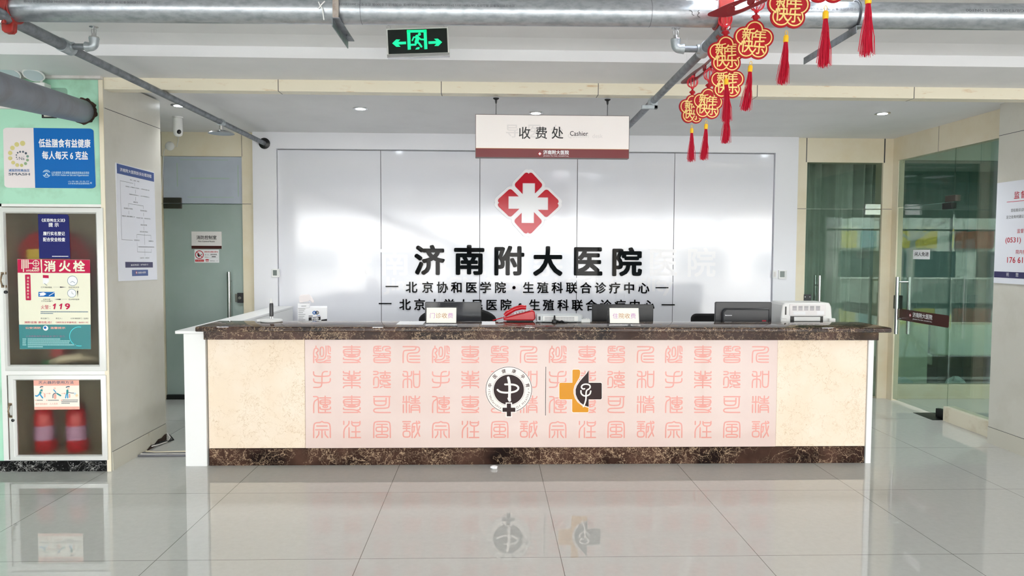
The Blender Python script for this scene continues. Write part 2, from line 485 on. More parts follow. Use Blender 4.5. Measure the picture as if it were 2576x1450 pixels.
    def build(s, name, mats, parent=None, bevel=0.0, smooth=35, label=None, kind=None, segs=2):
        org = Vector((0, 0, 0))
        p = parent
        while p is not None:
            org += Vector(ORIGIN.get(p.name, (0, 0, 0))); p = p.parent
        me = bpy.data.meshes.new(name)
        me.from_pydata([tuple(v - org) for v in s.v], [], s.f)
        for mt in (mats if isinstance(mats, (list, tuple)) else [mats]): me.materials.append(mt)
        me.polygons.foreach_set('material_index', s.m)
        me.update()
        if smooth:
            me.polygons.foreach_set('use_smooth', [True] * len(me.polygons))
            try: me.set_sharp_from_angle(angle=math.radians(smooth))
            except Exception: pass
        o = bpy.data.objects.new(name, me); COL.objects.link(o)
        if parent: o.parent = parent
        if bevel:
            b = o.modifiers.new('edge', 'BEVEL'); b.width = bevel; b.segments = segs; b.limit_method = 'ANGLE'; b.angle_limit = math.radians(40)
            b.harden_normals = False
        if label: o['label'] = label
        if kind: o['kind'] = kind
        return o
def struct(name, mb, mats, **k):
    o = mb.build(name, mats, **k); o['kind'] = 'structure'; return o
def round_rect(u0, v0, u1, v1, r, n=6):
    out = []
    for cx, cy, a in ((u1 - r, v1 - r, 0), (u0 + r, v1 - r, 90), (u0 + r, v0 + r, 180), (u1 - r, v0 + r, 270)):
        for i in range(n + 1):
            t = math.radians(a + 90 * i / n); out.append((cx + r * math.cos(t), cy + r * math.sin(t)))
    return out
def px_poly(fr, pts): return [fr.uv(x, y) for x, y in pts]
def dashes(mb, fr, u0, v0, u1, v1, w, m, seed=1):
    """a line of print too small to read"""
    rnd = random.Random(seed); u = u0
    while u < u1 - (v1 - v0) * 0.3:
        L = (v1 - v0) * rnd.uniform(0.7, 1.0)
        mb.flat(fr, [(u, v0), (min(u + L, u1), v0), (min(u + L, u1), v1), (u, v1)], w, m); u += L * 1.25

def plus_sign(mb, fr, u, v, a, b, w, m):
    """an upright cross as one flat outline: a half length, b half width"""
    mb.flat(fr, [(u + x, v + y) for x, y in ((-b, -a), (b, -a), (b, -b), (a, -b), (a, b), (b, b), (b, a), (-b, a), (-b, b), (-a, b), (-a, -b), (-b, -b))], w, m)

# ================================================================== THE SETTING
YB = 7.5                                  # back wall face
ZC, ZM, ZF = 2.718, 2.69, 2.79            # ceilings: behind the beam, before it, in the hall
XP = -2.605                               # left pillar side
XG = 4.2                                  # glass side wall on the right
XR = 4.04                                 # right pillar side
YP = 5.06                                 # pillar fronts

struct('floor', MB().box(-9, 17, WIN_Y, 10.6, -0.1, 0), M_floor)
b = MB()
b.box(-9, 17, WIN_Y - .1, 4.36, ZF, ZF + .12)
pr = [(4.36, ZF), (4.5, 2.757), (4.5, ZM), (YP, ZM), (YP, 2.95), (4.36, 2.95)]
b.add([(x, y, z) for x in (-9, 17) for y, z in pr], [tuple(range(5, -1, -1)), tuple(range(6, 12))] + [(i, (i + 1) % 6, 6 + (i + 1) % 6, 6 + i) for i in range(6)])
b.box(-9, 17, YP + .1, 10.6, ZC, ZC + .2)
b.box(-9, 17, 4.497, 4.4999, ZM, 2.757, 1)  # thin strip over the ceiling step, daylight painted in
struct('ceiling', b, [M_ceil, M_riser_lit], smooth=0)
fb = front(YP)
b = MB().box(XP, 17, YP, YP + .1, 2.612, 2.705)
for px in (700, 1110, 1505, 1905, 2300):
    u = fb.uv(px, 225)[0]
    b.slab(fb, u - .0022, 2.612, u + .0022, 2.705, 0, .0006, 1)
    b.box(u - .0022, u + .0022, YP, YP + .1, 2.6113, 2.612, 1)
struct('trim_1', b, [M_beam, M_joint], smooth=0)

# white panelled wall behind the counter
f75, f745, f748 = front(YB), front(7.45), front(7.48)
b = MB().box(-2.385, 3.167, YB, YB + .12, 0, ZC)
b.box(-2.385, -2.15, 7.45, YB, 0, ZC); b.box(2.93, 3.167, 7.45, YB, 0, ZC); b.box(-2.15, 2.93, 7.45, YB, 2.555, ZC)
struct('wall_back', b, M_white, smooth=0)
b = MB(); jx = [-2.148, -1.108, -.103, .894, 1.895, 2.928]
for i in range(5): b.box(jx[i] + .003, jx[i + 1] - .003, 7.48, 7.499, 0.05, 2.545)
b.box(-2.148, 2.928, 7.496, 7.4995, 0.05, 2.552, 1)
struct('wall_panelling', b, [M_wallpanel, M_joint], smooth=0)

# cream door surrounds at the back, each a frame round its opening
def X75(px, py=700): return f75.uv(px, py)[0]
DL0, DL1, DT, DS = X75(414, 800), X75(612, 700), f75.uv(500, 393)[1], f75.uv(500, 513)[1]
b = MB()
b.box(-9, DL0, YB, YB + .15, 0, ZC); b.box(DL1, -2.386, YB, YB + .15, 0, ZC); b.box(DL0, DL1, YB, YB + .15, DT, ZC)
b.slab(f75, DL0 - .006, DT - .004, DL0 - .002, ZC, 0, .0006, 1); b.slab(f75, DL1, DT, DL1 + .004, ZC, 0, .0006, 1)
b.slab(f75, DL0 - .12, DS - .002, DL0, DS + .002, 0, .0006, 1); b.slab(f75, DL1, DS - .002, DL1 + .09, DS + .002, 0, .0006, 1)
struct('wall_left_corridor', b, [M_cream, M_joint], smooth=0)
DR0, DR1, RT_, RS = X75(2024, 700), X75(2214, 700), f75.uv(2120, 409)[1], f75.uv(2120, 526)[1]
b = MB()
b.box(3.168, DR0, YB, YB + .15, 0, ZC); b.box(DR1, X75(2245, 700), YB, YB + .15, 0, ZC); b.box(DR0, DR1, YB, YB + .15, RT_, ZC)
b.box(X75(2238, 700), XG + .05, YB - .1, YB + .15, 0, ZC)
b.slab(f75, X75(2029, 350), RT_, X75(2031, 350), ZC, 0, .0006, 1); b.slab(f75, X75(2225, 350), RT_, X75(2228, 350), ZC, 0, .0006, 1)
b.slab(f75, 3.168, RS - .002, DR0, RS + .002, 0, .0006, 1); b.slab(f75, DR1, RS - .002, X75(2238), RS + .002, 0, .0006, 1)
struct('wall_right_doorway', b, [M_cream, M_joint], smooth=0)

# left pillar / green wall with the hose cabinet recess
CX0, CX1 = front(YP).uv(2, 800)[0], front(YP).uv(284, 800)[0]
CZ1, CZ0 = front(YP).uv(140, 514)[1], front(YP).uv(140, 1158)[1]
b = MB()
b.box(-9, XP - .034, YP, YP + .12, CZ1, ZM)
struct('wall_left', b, M_green, smooth=0)
struct('wall_left_end', MB().box(-9, CX0, YP, 5.88, 0, CZ1), M_green, smooth=0)
struct('wall_left_back', MB().box(CX0 - .01, XP - .031, 5.5, 5.88, 0, ZM), M_pillar, smooth=0)
fp = face_right(XP)
b = MB().box(XP - .03, XP, YP - .012, 5.893, 0, 2.7)
zs = fp.uv(330, 297)[1]
b.slab(fp, YP, zs - .002, 5.89, zs + .002, 0, .0006, 1)
b.slab(fp, YP, .131, 5.89, .134, 0, .0006, 1)
b.box(XP - .03, XP - .0, YP - .0126, YP - .012, .131, .134, 1)
b.box(XP - .03, XP - .0, YP - .0126, YP - .012, zs - .002, zs + .002, 1)
struct('pillar_left', b, [M_pillar, M_joint], smooth=0)
struct('trim_5', MB().box(XP - .029, XP - .0005, YP - .018, YP - .0125, 0, ZM - .02).box(XP - .036, XP - .0305, YP - .006, YP - .0006, CZ0, ZM - .02, 1), [M_cream, M_joint], smooth=0)
b = MB().slab(fp, YP, 0, 5.892, .13, .0002, .004)
b.add([fp.p(u, v, .006) for u, v in ((5.50, 0), (5.89, 0), (5.892, .05), (5.85, .052), (5.80, .038), (5.74, .042), (5.68, .02), (5.62, .03), (5.56, .012))], [tuple(range(9))], 1)
struct('baseboard_left', b, [M_dirtyskirt, M_rust], smooth=0)
b = MB()
zt = front(YP - .03).uv(140, 190)[1]
b.box(-9, CX1 - .03, YP - .03, YP, zt, ZM); b.box(-9, CX1 - .025, YP - .045, YP, ZM - .018, ZM)
struct('trim_2', b, M_trimwhite, bevel=.003)
struct('baseboard_pillar', MB().box(-9, XP - .033, YP - .014, YP + .3, 0, CZ0 - .003), M_blackmarble)

# right pillar and its skirting
fr_ = face_left(XR)
b = MB().box(XR, 4.55, YP, 5.72, 0, ZC)
b.slab(fr_, -5.72, 2.464, -YP, 2.468, 0, .0006, 1)
b.slab(fr_, -5.72, .131, -YP, .134, 0, .0006, 1)
struct('pillar_right', b, [M_pillar, M_joint], smooth=0)
struct('baseboard_right', MB().slab(fr_, -5.721, 0, -YP, .13, .0002, .004), M_dirtyskirt, smooth=0)

# glass side wall on the right
YG0, YG1, YJ = 5.72, 7.4, on_x(2394, 700, XG).y
zh = on_x(2300, 396, XG).z
b = MB().box(XG - .02, XG + .06, YG0, YG1 + .001, zh, ZC)
fg = face_left(XG - .02)
for px in (2362,):
    u = fg.uv(px, 330)[0]; b.slab(fg, u - .002, zh, u + .002, ZC, 0, .0006, 1)
struct('wall_right', b, [M_cream, M_joint], smooth=0)
zj = on_x(2262, 523, XG).z
struct('trim_3', MB().box(XG - .05, XG + .06, YG0, YJ - .02, 0, .135), mottled('grimy_cream_plinth', (236, 228, 206), (206, 190, 160), 6, .4, .55, .8), bevel=.002)
w1 = thing('window_1', 'fixed green tinted glass panel on the cream plinth beside the right pillar', 'window', (XG, 6, 0)); w1['kind'] = 'structure'
MB().box(XG - .006, XG + .006, YG0, YJ - .004, .135, zh).build('glass_pane', M_glass, w1, smooth=0)
MB().box(XG - .006, XG + .006, YJ + .004, YG1, zj + .004, zh).build('transom_pane', M_glass, w1, smooth=0)

# side room behind the glass and the dim room behind it
struct('wall_far_right', MB().box(7.4, 7.5, 5.72, 10.5, 0, ZC), M_room)
b = MB().box(3.1, 7.5, 10.4, 10.5, 0, ZC).box(3.1, 3.16, YB + .15, 10.5, 0, ZC)
struct('wall_back_room', b, M_roomteal)
fpz = front(YB)
b = MB().box(XG + .06, 7.4, YB - .03, YB + .07, 0, .15)
struct('trim_4', b, M_cream, bevel=.003)
w2 = thing('window_2', 'glass partition across the back of the side room', 'window', (5.6, YB, 0)); w2['kind'] = 'structure'
MB().box(XG + .06, 7.4, YB + .01, YB + .022, .15, 2.5).build('glass_pane', M_glass, w2, smooth=0)
MB().box(XG + .06, 7.4, YB - .03, YB + .07, 2.5, ZC).build('header', M_room, w2, smooth=0)

# outer hall behind the camera: end walls and the glazed street front
struct('wall_end_left', MB().box(-9.1, -9, WIN_Y, YB + .1, 0, ZF), M_white)
struct('wall_end_right', MB().box(17, 17.1, WIN_Y, YP, 0, ZF), M_white)
struct('wall_front_right', MB().box(7.4, 17, YP, 5.72, 0, ZC), M_pillar)
w4 = thing('window_4', 'glass front of the side room towards the hall', 'window', (6, 5.4, 0)); w4['kind'] = 'structure'
MB().box(4.55, 7.4, 5.40, 5.412, .13, 2.48).build('glass_pane', M_glass, w4, smooth=0)
MB().box(4.55, 7.4, 5.36, 5.45, 2.48, ZC).build('header', M_cream, w4, smooth=0)
MB().box(4.55, 7.4, 5.36, 5.45, 0, .13).build('plinth', M_cream, w4, smooth=0)
w3 = thing('window_3', 'glazed street front of the hall with slim metal mullions', 'window', (4, WIN_Y, 0)); w3['kind'] = 'structure'
b = MB().box(-9, 17, WIN_Y - .08, WIN_Y, 2.58, ZF + .1).box(-9, 17, WIN_Y - .06, WIN_Y, 0, .08).box(-9, 17, WIN_Y - .05, WIN_Y, 2.2, 2.25)
for k in range(16):
    x = -9 + 26 * k / 15; b.box(x - .03, x + .03, WIN_Y - .06, WIN_Y, 0, 2.6)
b.build('window_frame', M_alu, w3, smooth=0)

# street outside, seen only as reflections
struct('ground', MB().box(-60, 60, -80, WIN_Y - .08, -.25, -.12), M_asphalt)
o = thing('shop_terrace', 'low row of street shops with yellow and blue signboards across the road', 'building', (0, -32, -.1))
MB().box(-40, 18, -40, -32, -.12, 3.3).box(18.001, 44, -40, -32, -.12, 4.3).build('facade', M_facade, o, smooth=0)
for k in range(16):
    x = -38 + 5 * k
    MB().box(x, x + 3.6, -32.05, -31.98, 0, 1.7).build('shop_window', M_shopglass, o, smooth=0)
for x0, x1, mt in ((-30, -22, M_shopblue), (-16, -6, M_plastic), (-4, 7, M_plastic), (9, 17, M_plastic), (21.6, 23.9, M_shopyellow), (24.2, 25.2, M_shopblue), (26.4, 27.4, M_shopyellow), (27.9, 29.2, M_shopyellow), (30.5, 33, M_brick)):
    MB().box(x0, x1, -32.1, -31.8, 1.9, 3.1).build('signboard', mt, o, smooth=0)
def street_tree(x, y, seed, lab):
    rnd = random.Random(seed); b = MB()
    b.tube([(x, y, -.12), (x + .05, y, 1.2), (x, y + .1, 2.2)], [.16, .13, .1], 8)
    def br(p, d, L, r, n):
        q = Vector(p) + Vector(d) * L
        b.tube([p, q], [r, r * .6], 5)
        if n:
            for _ in range(3):
                d2 = (Vector(d) + Vector((rnd.uniform(-.9, .9), rnd.uniform(-.9, .9), rnd.uniform(-.2, .7)))).normalized()
                br(q, d2, L * .68, r * .55, n - 1)
    for _ in range(5):
        br((x, y + .1, 2.1), Vector((rnd.uniform(-1, 1), rnd.uniform(-1, 1), .9)).normalized(), 1.3, .07, 3)
    tag(b.build('street_tree', M_bark), lab, 'tree', 'bare trees along the street')
street_tree(5.5, -17, 3, 'bare pale street tree before the yellow signboards')
street_tree(-3, -18, 5, 'bare pale street tree before the pale shop front')
street_tree(18.8, -17, 9, 'bare pale street tree before the blue signboard')

# ================================================================== DOORS AT THE BACK
fd = front(YB + .02)
struct('door_light_block', MB().box(-9, -2.39, YB + .2, YB + .25, 0, ZC), M_room)  # added sheet behind the door, blocks outside light leaking through the gap
d1 = thing('door_1', 'frosted green glass door of the fire control room', 'door', ((DL0 + DL1) / 2, YB + .03, 0)); d1['kind'] = 'structure'
MB().box(DL0 + .004, DL1 - .004, YB + .02, YB + .034, .03, DS - .004).build('door_leaf', M_frost, d1, smooth=0)
tp = MB().box(DL0 + .004, DL1 - .004, YB + .02, YB + .034, DS + .004, DT - .002).build('transom_pane', M_frostblue, d1, smooth=0)
b = MB()
for (x0, y0, x1, y1) in ((452, 401, 574, 404), (444, 410, 448, 470), (478, 447, 577, 451), (472, 495, 588, 498), (597, 416, 601, 495)):
    u0, v1 = fd.uv(x0, y0); u1, v0 = fd.uv(x1, y1); b.slab(fd, u0, v0, u1, v1, 0, .0015)
b.build('glue_streaks', M_glue, tp, smooth=0)
MB().box(DL0, DL1, YB + .005, YB + .05, 0, .012).build('threshold', M_dsteel, d1, smooth=0)
def corner_patch(parent, fr, px0, py0, px1, py1, pys, m, t=.022):
    b = MB(); a = fr.uv(px0, py1); c = fr.uv(px1, py0); s = fr.uv(px0, pys)[1]
    b.slab(fr, a[0], a[1], c[0], s - .003, 0, t).slab(fr, a[0], s + .003, c[0], c[1], 0, t)
    return b.build('corner_patch', m, parent, bevel=.002)
corner_patch(d1, fd, 414, 498, 458, 525, 512, M_dsteel)
MB().box(DL0 + .01, DL0 + .2, YB - .01, YB + .045, .004, .05).build('floor_hinge', M_black, d1, bevel=.003)
def pull(fr, px, py0, py1, off, r, ybars, parent, back=False):
    u, v0 = fr.uv(px, py1); v1 = fr.uv(px, py0)[1]
    b = MB().cyl(fr.p(u, v0, off), fr.p(u, v1, off), r, 16)
    for y in ybars:
        v = fr.uv(px, y)[1]; b.cyl(fr.p(u, v, off), fr.p(u, v, -off if back else 0), r * .5, 12)
    if back: b.cyl(fr.p(u, v0, -off), fr.p(u, v1, -off), r, 16)
    return b.build('pull_handle', M_steel, parent)
pull(fd, 583, 684, 845, .06, .019, (708, 830), d1)
b = MB(); u0, v0 = fd.uv(593, 762); u1, v1 = fd.uv(613, 737)
b.slab(fd, u0 + .025, v0, u1, v1, 0, .03, 0).slab(fd, u0, v0 + .01, u0 + .025, v1 - .01, 0, .018, 1).cyl(fd.p(u1 - .03, (v0 + v1) / 2, .03), fd.p(u1 - .03, (v0 + v1) / 2, .04), .016, 14, 1)
b.build('lock', [M_dark, M_steel], d1, bevel=.002)

d2 = thing('door_2', 'clear tinted glass door with a curtain behind at the right of the back wall', 'door', ((DR0 + DR1) / 2, YB + .03, 0)); d2['kind'] = 'structure'
MB().box(DR0 + .004, DR1 - .004, YB + .02, YB + .032, .02, RS - .004).build('door_leaf', M_glass, d2, smooth=0)
MB().box(DR0 + .004, DR1 - .004, YB + .02, YB + .032, RS + .004, RT_).build('transom_pane', M_glass, d2, smooth=0)
corner_patch(d2, fd, 2174, 514, 2213, 541, 527, M_steel)
pull(fd, 2053, 693, 850, .05, .016, (718, 835), d2, True)
b = MB(); u0, v0 = fd.uv(2019, 772); u1, v1 = fd.uv(2039, 741)
b.slab(fd, u0, v0, u1, v1, 0, .02, 0)
for a, c in ((.2, .2), (.2, .8), (.8, .2), (.8, .8)): b.disc(fd, u0 + (u1 - u0) * a, v0 + (v1 - v0) * c, .006, .021, 1, 10)
b.build('lock', [M_dark, M_steel], d2, smooth=0)

# curtain behind it
b = MB(); n = 160; vs = []
for j, z in enumerate((.05, 1.0, 1.8, 2.2, 2.62)):
    for i in range(n + 1):
        t = i / n; x = 3.2 + (XG - 3.22) * t
        y = 7.80 + (.05 + .012 * j) * math.sin(t * 46 + 2.2 * math.sin(t * 7)) * (.6 + .4 * math.sin(t * 17)) + .01 * math.sin(t * 120)
        vs.append((x, y, z))
fs = [(j * (n + 1) + i, j * (n + 1) + i + 1, (j + 1) * (n + 1) + i + 1, (j + 1) * (n + 1) + i) for j in range(4) for i in range(n)]
b.add(vs, fs)
o = b.build('curtain', M_curtain, smooth=180); sm = o.modifiers.new('cloth', 'SOLIDIFY'); sm.thickness = .004
tag(o, 'pleated grey green curtain hanging behind the right back glass door', 'curtain')

# glass door in the right side wall
d3 = thing('door_3', 'clear tinted glass door with steel pull bars in the right side wall', 'door', (XG, 7.0, 0)); d3['kind'] = 'structure'
MB().box(XG - .006, XG + .006, YJ + .004, YG1 - .01, .02, zj - .004).build('door_leaf', M_glass, d3, smooth=0)
fx = face_left(XG - .006)
b = MB()
for s_ in (-1, 1):
    p0 = on_x(2254, 838, XG); p1 = on_x(2254, 696, XG)
    x = XG + s_ * .062; y = 7.27
    b.cyl((x, y, p0.z), (x, y, p1.z), .0185, 16)
for z in (1.24, .87): b.cyl((XG - .062, 7.27, z), (XG + .062, 7.27, z), .010, 12)
b.build('pull_handle', M_steel, d3)
b = MB().box(XG - .024, XG + .024, YJ - .05, YJ + .10, zj + .004, zj + .06, 0).box(XG - .024, XG + .024, YJ + .004, YJ + .14, zj - .06, zj - .004, 1)
b.build('corner_patch', [M_dsteel, M_black], d3, bevel=.002)
MB().box(XG - .026, XG + .026, YJ + .005, YJ + .13, .005, .085).build('floor_hinge', M_black, d3, bevel=.003)
MB().box(XG - .13, XG + .1, YJ + .005, YJ + .31, .0005, .003).build('hinge_plate', M_black, d3)
MB().box(XG - .03, XG + .03, 7.325, 7.39, .96, 1.1).build('lock', M_black, d3, bevel=.003)
fsx = face_left(XG - .0068)
u0, vt0 = fsx.uv(2262, 777); u1 = -YJ - .006
vb0 = fsx.uv(2262, 805)[1]
b = MB(); b.flat(fsx, round_rect(u0, vb0, u1, vt0, .02), 0.0004, 0)
b.text(fsx, '济南附大医院', u0 + .30 * (u1 - u0), vb0 + .44 * (vt0 - vb0), u0 + .69 * (u1 - u0), vb0 + .86 * (vt0 - vb0), .001, 1, bold=.02)
b.text(fsx, 'JINAN FU DA HOSPITAL', u0 + .30 * (u1 - u0), vb0 + .18 * (vt0 - vb0), u0 + .69 * (u1 - u0), vb0 + .32 * (vt0 - vb0), .001, 1, bold=.01)
cu, cv, cr = u0 + .245 * (u1 - u0), (vt0 + vb0) / 2 + .006, .022
b.flat(fsx, [(cu - cr, cv), (cu, cv - cr), (cu + cr, cv), (cu, cv + cr)], .0008, 2)
plus_sign(b, fsx, cu, cv, .013, .005, .0012, 1)
b.build('door_sticker', [M_darkmaroon, M_paper, M_red], d3, smooth=0, label='maroon sticker band with white lettering')

u0, v1 = fsx.uv(2298, 629); u1, v0 = fsx.uv(2339, 653)
b = MB().slab(fsx, u0, v0, u1, v1, .001, .003, 0).text(fsx, '闲人免进', u0 + .03, v0 + .03, u1 - .015, v1 - .022, .0036, 1, bold=.015)
tag(b.build('notice', [M_paper, M_ink], smooth=0), 'small white paper notice taped to the glass door on the right', 'notice')

# ================================================================== RECEPTION COUNTER
YC = 5.17
fc = front(YC)
X0, X1 = -1.99, 2.779
XA, XB = -1.305, 2.077
ct = thing('reception_counter', 'long reception counter with brown marble top, cream stone ends and pink glass front', 'counter', (.39, 5.3, 0))
b = MB()
zt, zb = 1.004, .968                      # bullnose slab with rounded front and ends
prof = [(5.48, zb), (5.05, zb), (5.036, zb + .004), (5.03, zb + .012), (5.034, zb + .018), (5.03, zb + .024), (5.036, zt - .004), (5.046, zt), (5.48, zt)]
xs0, xs1 = -2.015, 2.835
n = len(prof)
vs = [(x, y, z) for x in (xs0, xs1) for y, z in prof]
b.add(vs, [tuple(range(n)), tuple(range(2 * n - 1, n - 1, -1))] + [(i, n + i, n + (i + 1) % n, (i + 1) % n) for i in range(n)])
b.build('countertop', M_marbletop, ct, bevel=.006, smooth=50)
MB().box(-1.985, 2.78, 5.10, 5.44, .908, .9675).build('marble_frieze', M_marble, ct, bevel=.002)
MB().box(X0 + .005, X1 - .045, YC - .004, YC + .02, 0, .122).build('marble_plinth', M_marble, ct, bevel=.002)
MB().box(X0 + .005, XA - .002, YC, YC + .03, .124, .907).build('stone_panel', M_creammarble, ct, bevel=.0015)
MB().box(XB + .002, X1 - .042, YC, YC + .03, .124, .907).build('stone_panel', M_creammarble, ct, bevel=.0015)
MB().box(X1 - .04, X1, YC - .012, 5.44, 0, .907).build('end_panel', M_plastic, ct, bevel=.002)
MB().box(-1.985, X1 - .05, YC + .032, 5.43, .01, .906).build('carcass', M_plastic, ct)
pp = MB().box(XA, XB, YC - .006, YC + .03, .124, .907).build('glass_front_panel', M_panelpink, ct, bevel=.002, label='pink back painted glass panel with seal script characters')
for xx in (.398,):
    pass

SEAL = {
 '妙': [[(2,98),(2,15),(28,15),(28,34),(14,40),(26,54),(26,72),(12,82)],[(16,2),(16,14)],[(2,60),(14,66)],[(40,54),(40,8),(60,8),(60,62),(44,62)],[(74,2),(74,62),(58,82),(18,82),(18,97),(58,97),(74,84),(98,84)],[(86,2),(86,46),(98,46)],[(84,2),(98,6),(98,32)],[(82,60),(98,60),(98,72),(84,72)],[(60,97),(98,97)]],
 '專': [[(2,7),(98,7)],[(50,0),(50,62)],[(10,20),(90,20),(98,30),(98,40),(90,50),(10,50),(2,40),(2,30),(10,20)],[(2,35),(98,35)],[(6,54),(26,66),(74,66),(94,54)],[(30,58),(70,58)],[(2,72),(2,81),(74,81),(98,97)],[(98,70),(98,80),(82,84)],[(2,97),(86,97)]],
 '醫': [[(44,3),(10,3),(3,10),(3,40),(10,46),(98,46)],[(12,15),(44,15)],[(28,3),(28,30)],[(12,30),(44,30)],[(20,15),(16,30)],[(54,26),(54,4),(90,4),(98,10),(98,18),(70,18),(70,30),(98,30),(98,46)],[(0,57),(98,57)],[(40,46),(30,66)],[(58,46),(68,66)],[(10,68),(90,68),(98,76),(98,90),(90,98),(10,98),(3,90),(3,76),(10,68)],[(3,83),(98,83)]],
 '仁': [[(2,5),(88,5),(97,14),(97,28),(86,42),(36,42),(26,52),(26,86),(36,97),(98,97)],[(2,98),(2,36),(12,26),(64,26),(76,18),(76,8)],[(40,60),(98,60)],[(40,79),(98,79)]],
 '手': [[(2,6),(2,22),(12,32),(88,32),(98,22),(98,4)],[(82,4),(62,4),(50,16),(50,84),(38,97),(2,97)],[(2,48),(2,60),(12,70),(88,70),(98,60),(98,46)]],
 '業': [[(2,4),(2,13),(30,13),(36,22)],[(37,2),(37,26)],[(63,2),(63,26)],[(98,4),(98,13),(70,13)],[(2,27),(98,27)],[(24,36),(76,36),(70,47),(30,47),(24,36)],[(2,42),(2,56),(98,56),(98,42)],[(50,27),(50,100)],[(2,71),(98,71)],[(2,99),(2,94),(12,86),(88,86),(98,94),(98,99)]],
 '德': [[(2,4),(24,4),(29,12),(24,21),(2,21)],[(2,82),(2,44),(10,36),(24,36),(30,44),(30,90),(24,98),(2,98)],[(38,12),(98,12)],[(68,2),(68,26)],[(46,26),(92,26),(98,34),(92,43),(46,43),(40,34),(46,26)],[(60,26),(60,43)],[(78,26),(78,43)],[(38,55),(98,55)],[(40,60),(40,78),(54,78)],[(54,64),(84,64),(84,76),(98,76),(98,84),(66,84)],[(40,97),(52,90)],[(62,82),(62,97),(98,97)]],
 '和': [[(4,4),(24,4),(28,12),(28,98)],[(2,18),(2,32),(46,32),(51,22),(51,4)],[(2,98),(2,58),(12,48),(42,48),(51,58),(51,98)],[(62,2),(62,88),(72,97),(88,97),(98,88),(98,2)],[(62,20),(98,20)]],
 '傳': [[(2,98),(2,34),(22,22),(30,12)],[(2,4),(22,4),(30,12),(30,98)],[(38,12),(100,12)],[(69,2),(69,60)],[(46,24),(92,24),(99,32),(99,42),(92,50),(46,50),(39,42),(39,32),(46,24)],[(39,37),(99,37)],[(56,56),(82,56),(82,68),(56,68),(56,56)],[(39,66),(39,80),(99,80),(99,66)],[(69,80),(69,97)],[(36,98),(100,98)]],
 '可': [[(2,4),(98,4)],[(93,4),(93,60),(82,73),(12,73),(2,82),(2,90),(12,98),(98,98)],[(4,14),(4,44),(14,56),(64,56),(74,46),(74,14)],[(4,30),(74,30)]],
 '精': [[(4,3),(4,26)],[(21,2),(21,98)],[(37,3),(37,26)],[(0,36),(40,36)],[(3,98),(3,52)],[(38,98),(38,52)],[(46,4),(52,18),(92,18),(98,4)],[(72,0),(72,42)],[(50,29),(94,29)],[(44,42),(100,42)],[(48,98),(48,62),(56,54),(90,54),(98,62),(98,98)],[(48,68),(98,68)],[(48,83),(98,83)]],
 '宗': [[(2,98),(2,22),(14,10),(40,10),(50,2),(60,10),(86,10),(98,22),(98,98)],[(20,30),(80,30)],[(14,52),(86,52)],[(50,52),(50,98)],[(32,62),(32,80),(18,98)],[(68,62),(68,80),(84,98)]],
 '注': [[(4,2),(4,20)],[(34,2),(34,20),(4,46),(4,98)],[(34,40),(34,98)],[(50,3),(50,20),(60,30),(88,30),(98,20),(98,3)],[(50,10),(98,10)],[(73,30),(73,98)],[(50,64),(98,64)],[(44,98),(100,98)]],
 '風': [[(2,98),(2,14),(14,3),(86,3),(98,14),(98,98)],[(20,20),(80,20)],[(22,36),(78,36),(84,42),(84,56),(78,62),(22,62),(16,56),(16,42),(22,36)],[(50,20),(50,80)],[(20,96),(14,88),(22,80),(78,80),(86,88),(80,96)],[(20,96),(80,96)]],
 '誠': [[(0,4),(44,4)],[(6,17),(38,17)],[(22,17),(22,58)],[(2,31),(42,31)],[(2,44),(42,44)],[(8,60),(36,60),(42,68),(42,86),(36,95),(8,95),(2,86),(2,68),(8,60)],[(54,98),(54,22),(62,13),(98,13)],[(66,32),(66,60),(60,66)],[(54,34),(70,34)],[(80,2),(84,54),(98,90)],[(98,30),(90,62),(68,98)],[(92,2),(99,8)]],
}
cols = ['妙手傳宗', '專業專注', '醫德可風', '仁和精誠']
colx = [810, 885, 961, 1035, 1109, 1183, 1257, 1330, 1403, 1477, 1550, 1624, 1695, 1768, 1841, 1913]
rowy = [892, 955, 1018, 1081]
fpn = front(YC - .006)
skip = []
b = MB()
for ci, cx in enumerate(colx):
    for ri, cy in enumerate(rowy):
        u, v = fpn.uv(cx, cy)
        if (ci in (5, 6) and ri in (1, 2) and False): continue
        s_ = .00122
        for st in SEAL[cols[ci % 4][ri]]:
            b.stroke(fpn, [(u + (x - 50) * s_, v + (50 - y) * s_) for x, y in st], .0094, .0006, 0, smooth=2)
b.build('seal_script_lettering', M_sealpink, pp, smooth=0)

# round emblem on the counter front
def E1(x, y): return fpn.uv(1160 + x / 7.632, 880 + y / 7.632)
cu, cv = E1(915, 770); k = abs(E1(1915, 770)[0] - E1(915, 770)[0]) / 1000.0
fpn0 = fpn; fpn = fpn.lift(.0008)
em = MB()
em.disc(fpn, cu, cv, 452 * k, .0010, 0, 64)
em.circ_ring(fpn, cu, cv, 444 * k, 434 * k, .0014, 1, 64)
em.circ_ring(fpn, cu, cv, 310 * k, 306 * k, .0014, 1, 64)
em.disc(fpn, cu, cv, 290 * k, .0014, 1, 56)
for st, w_ in (([(905, 540), (925, 620), (935, 760), (925, 900), (932, 975)], 52), ([(895, 930), (905, 965)], 14), ([(845, 668), (900, 668), (1000, 670), (1070, 690), (1110, 740), (1060, 800), (950, 825), (830, 828), (740, 810), (700, 772)], 36)):
    em.stroke(fpn, [E1(x, y) for x, y in st], w_ * k, .0018, 0, smooth=2)
def cross12(x0, xa, xb, x1, y0, ya, yb, y1): return [(xa, y0), (xb, y0), (xb, ya), (x1, ya), (x1, yb), (xb, yb), (xb, y1), (xa, y1), (xa, yb), (x0, yb), (x0, ya), (xa, ya)]
em.flat(fpn, [E1(*q) for q in cross12(776, 855, 978, 1058, 1015, 1098, 1213, 1300)], .0026, 0)
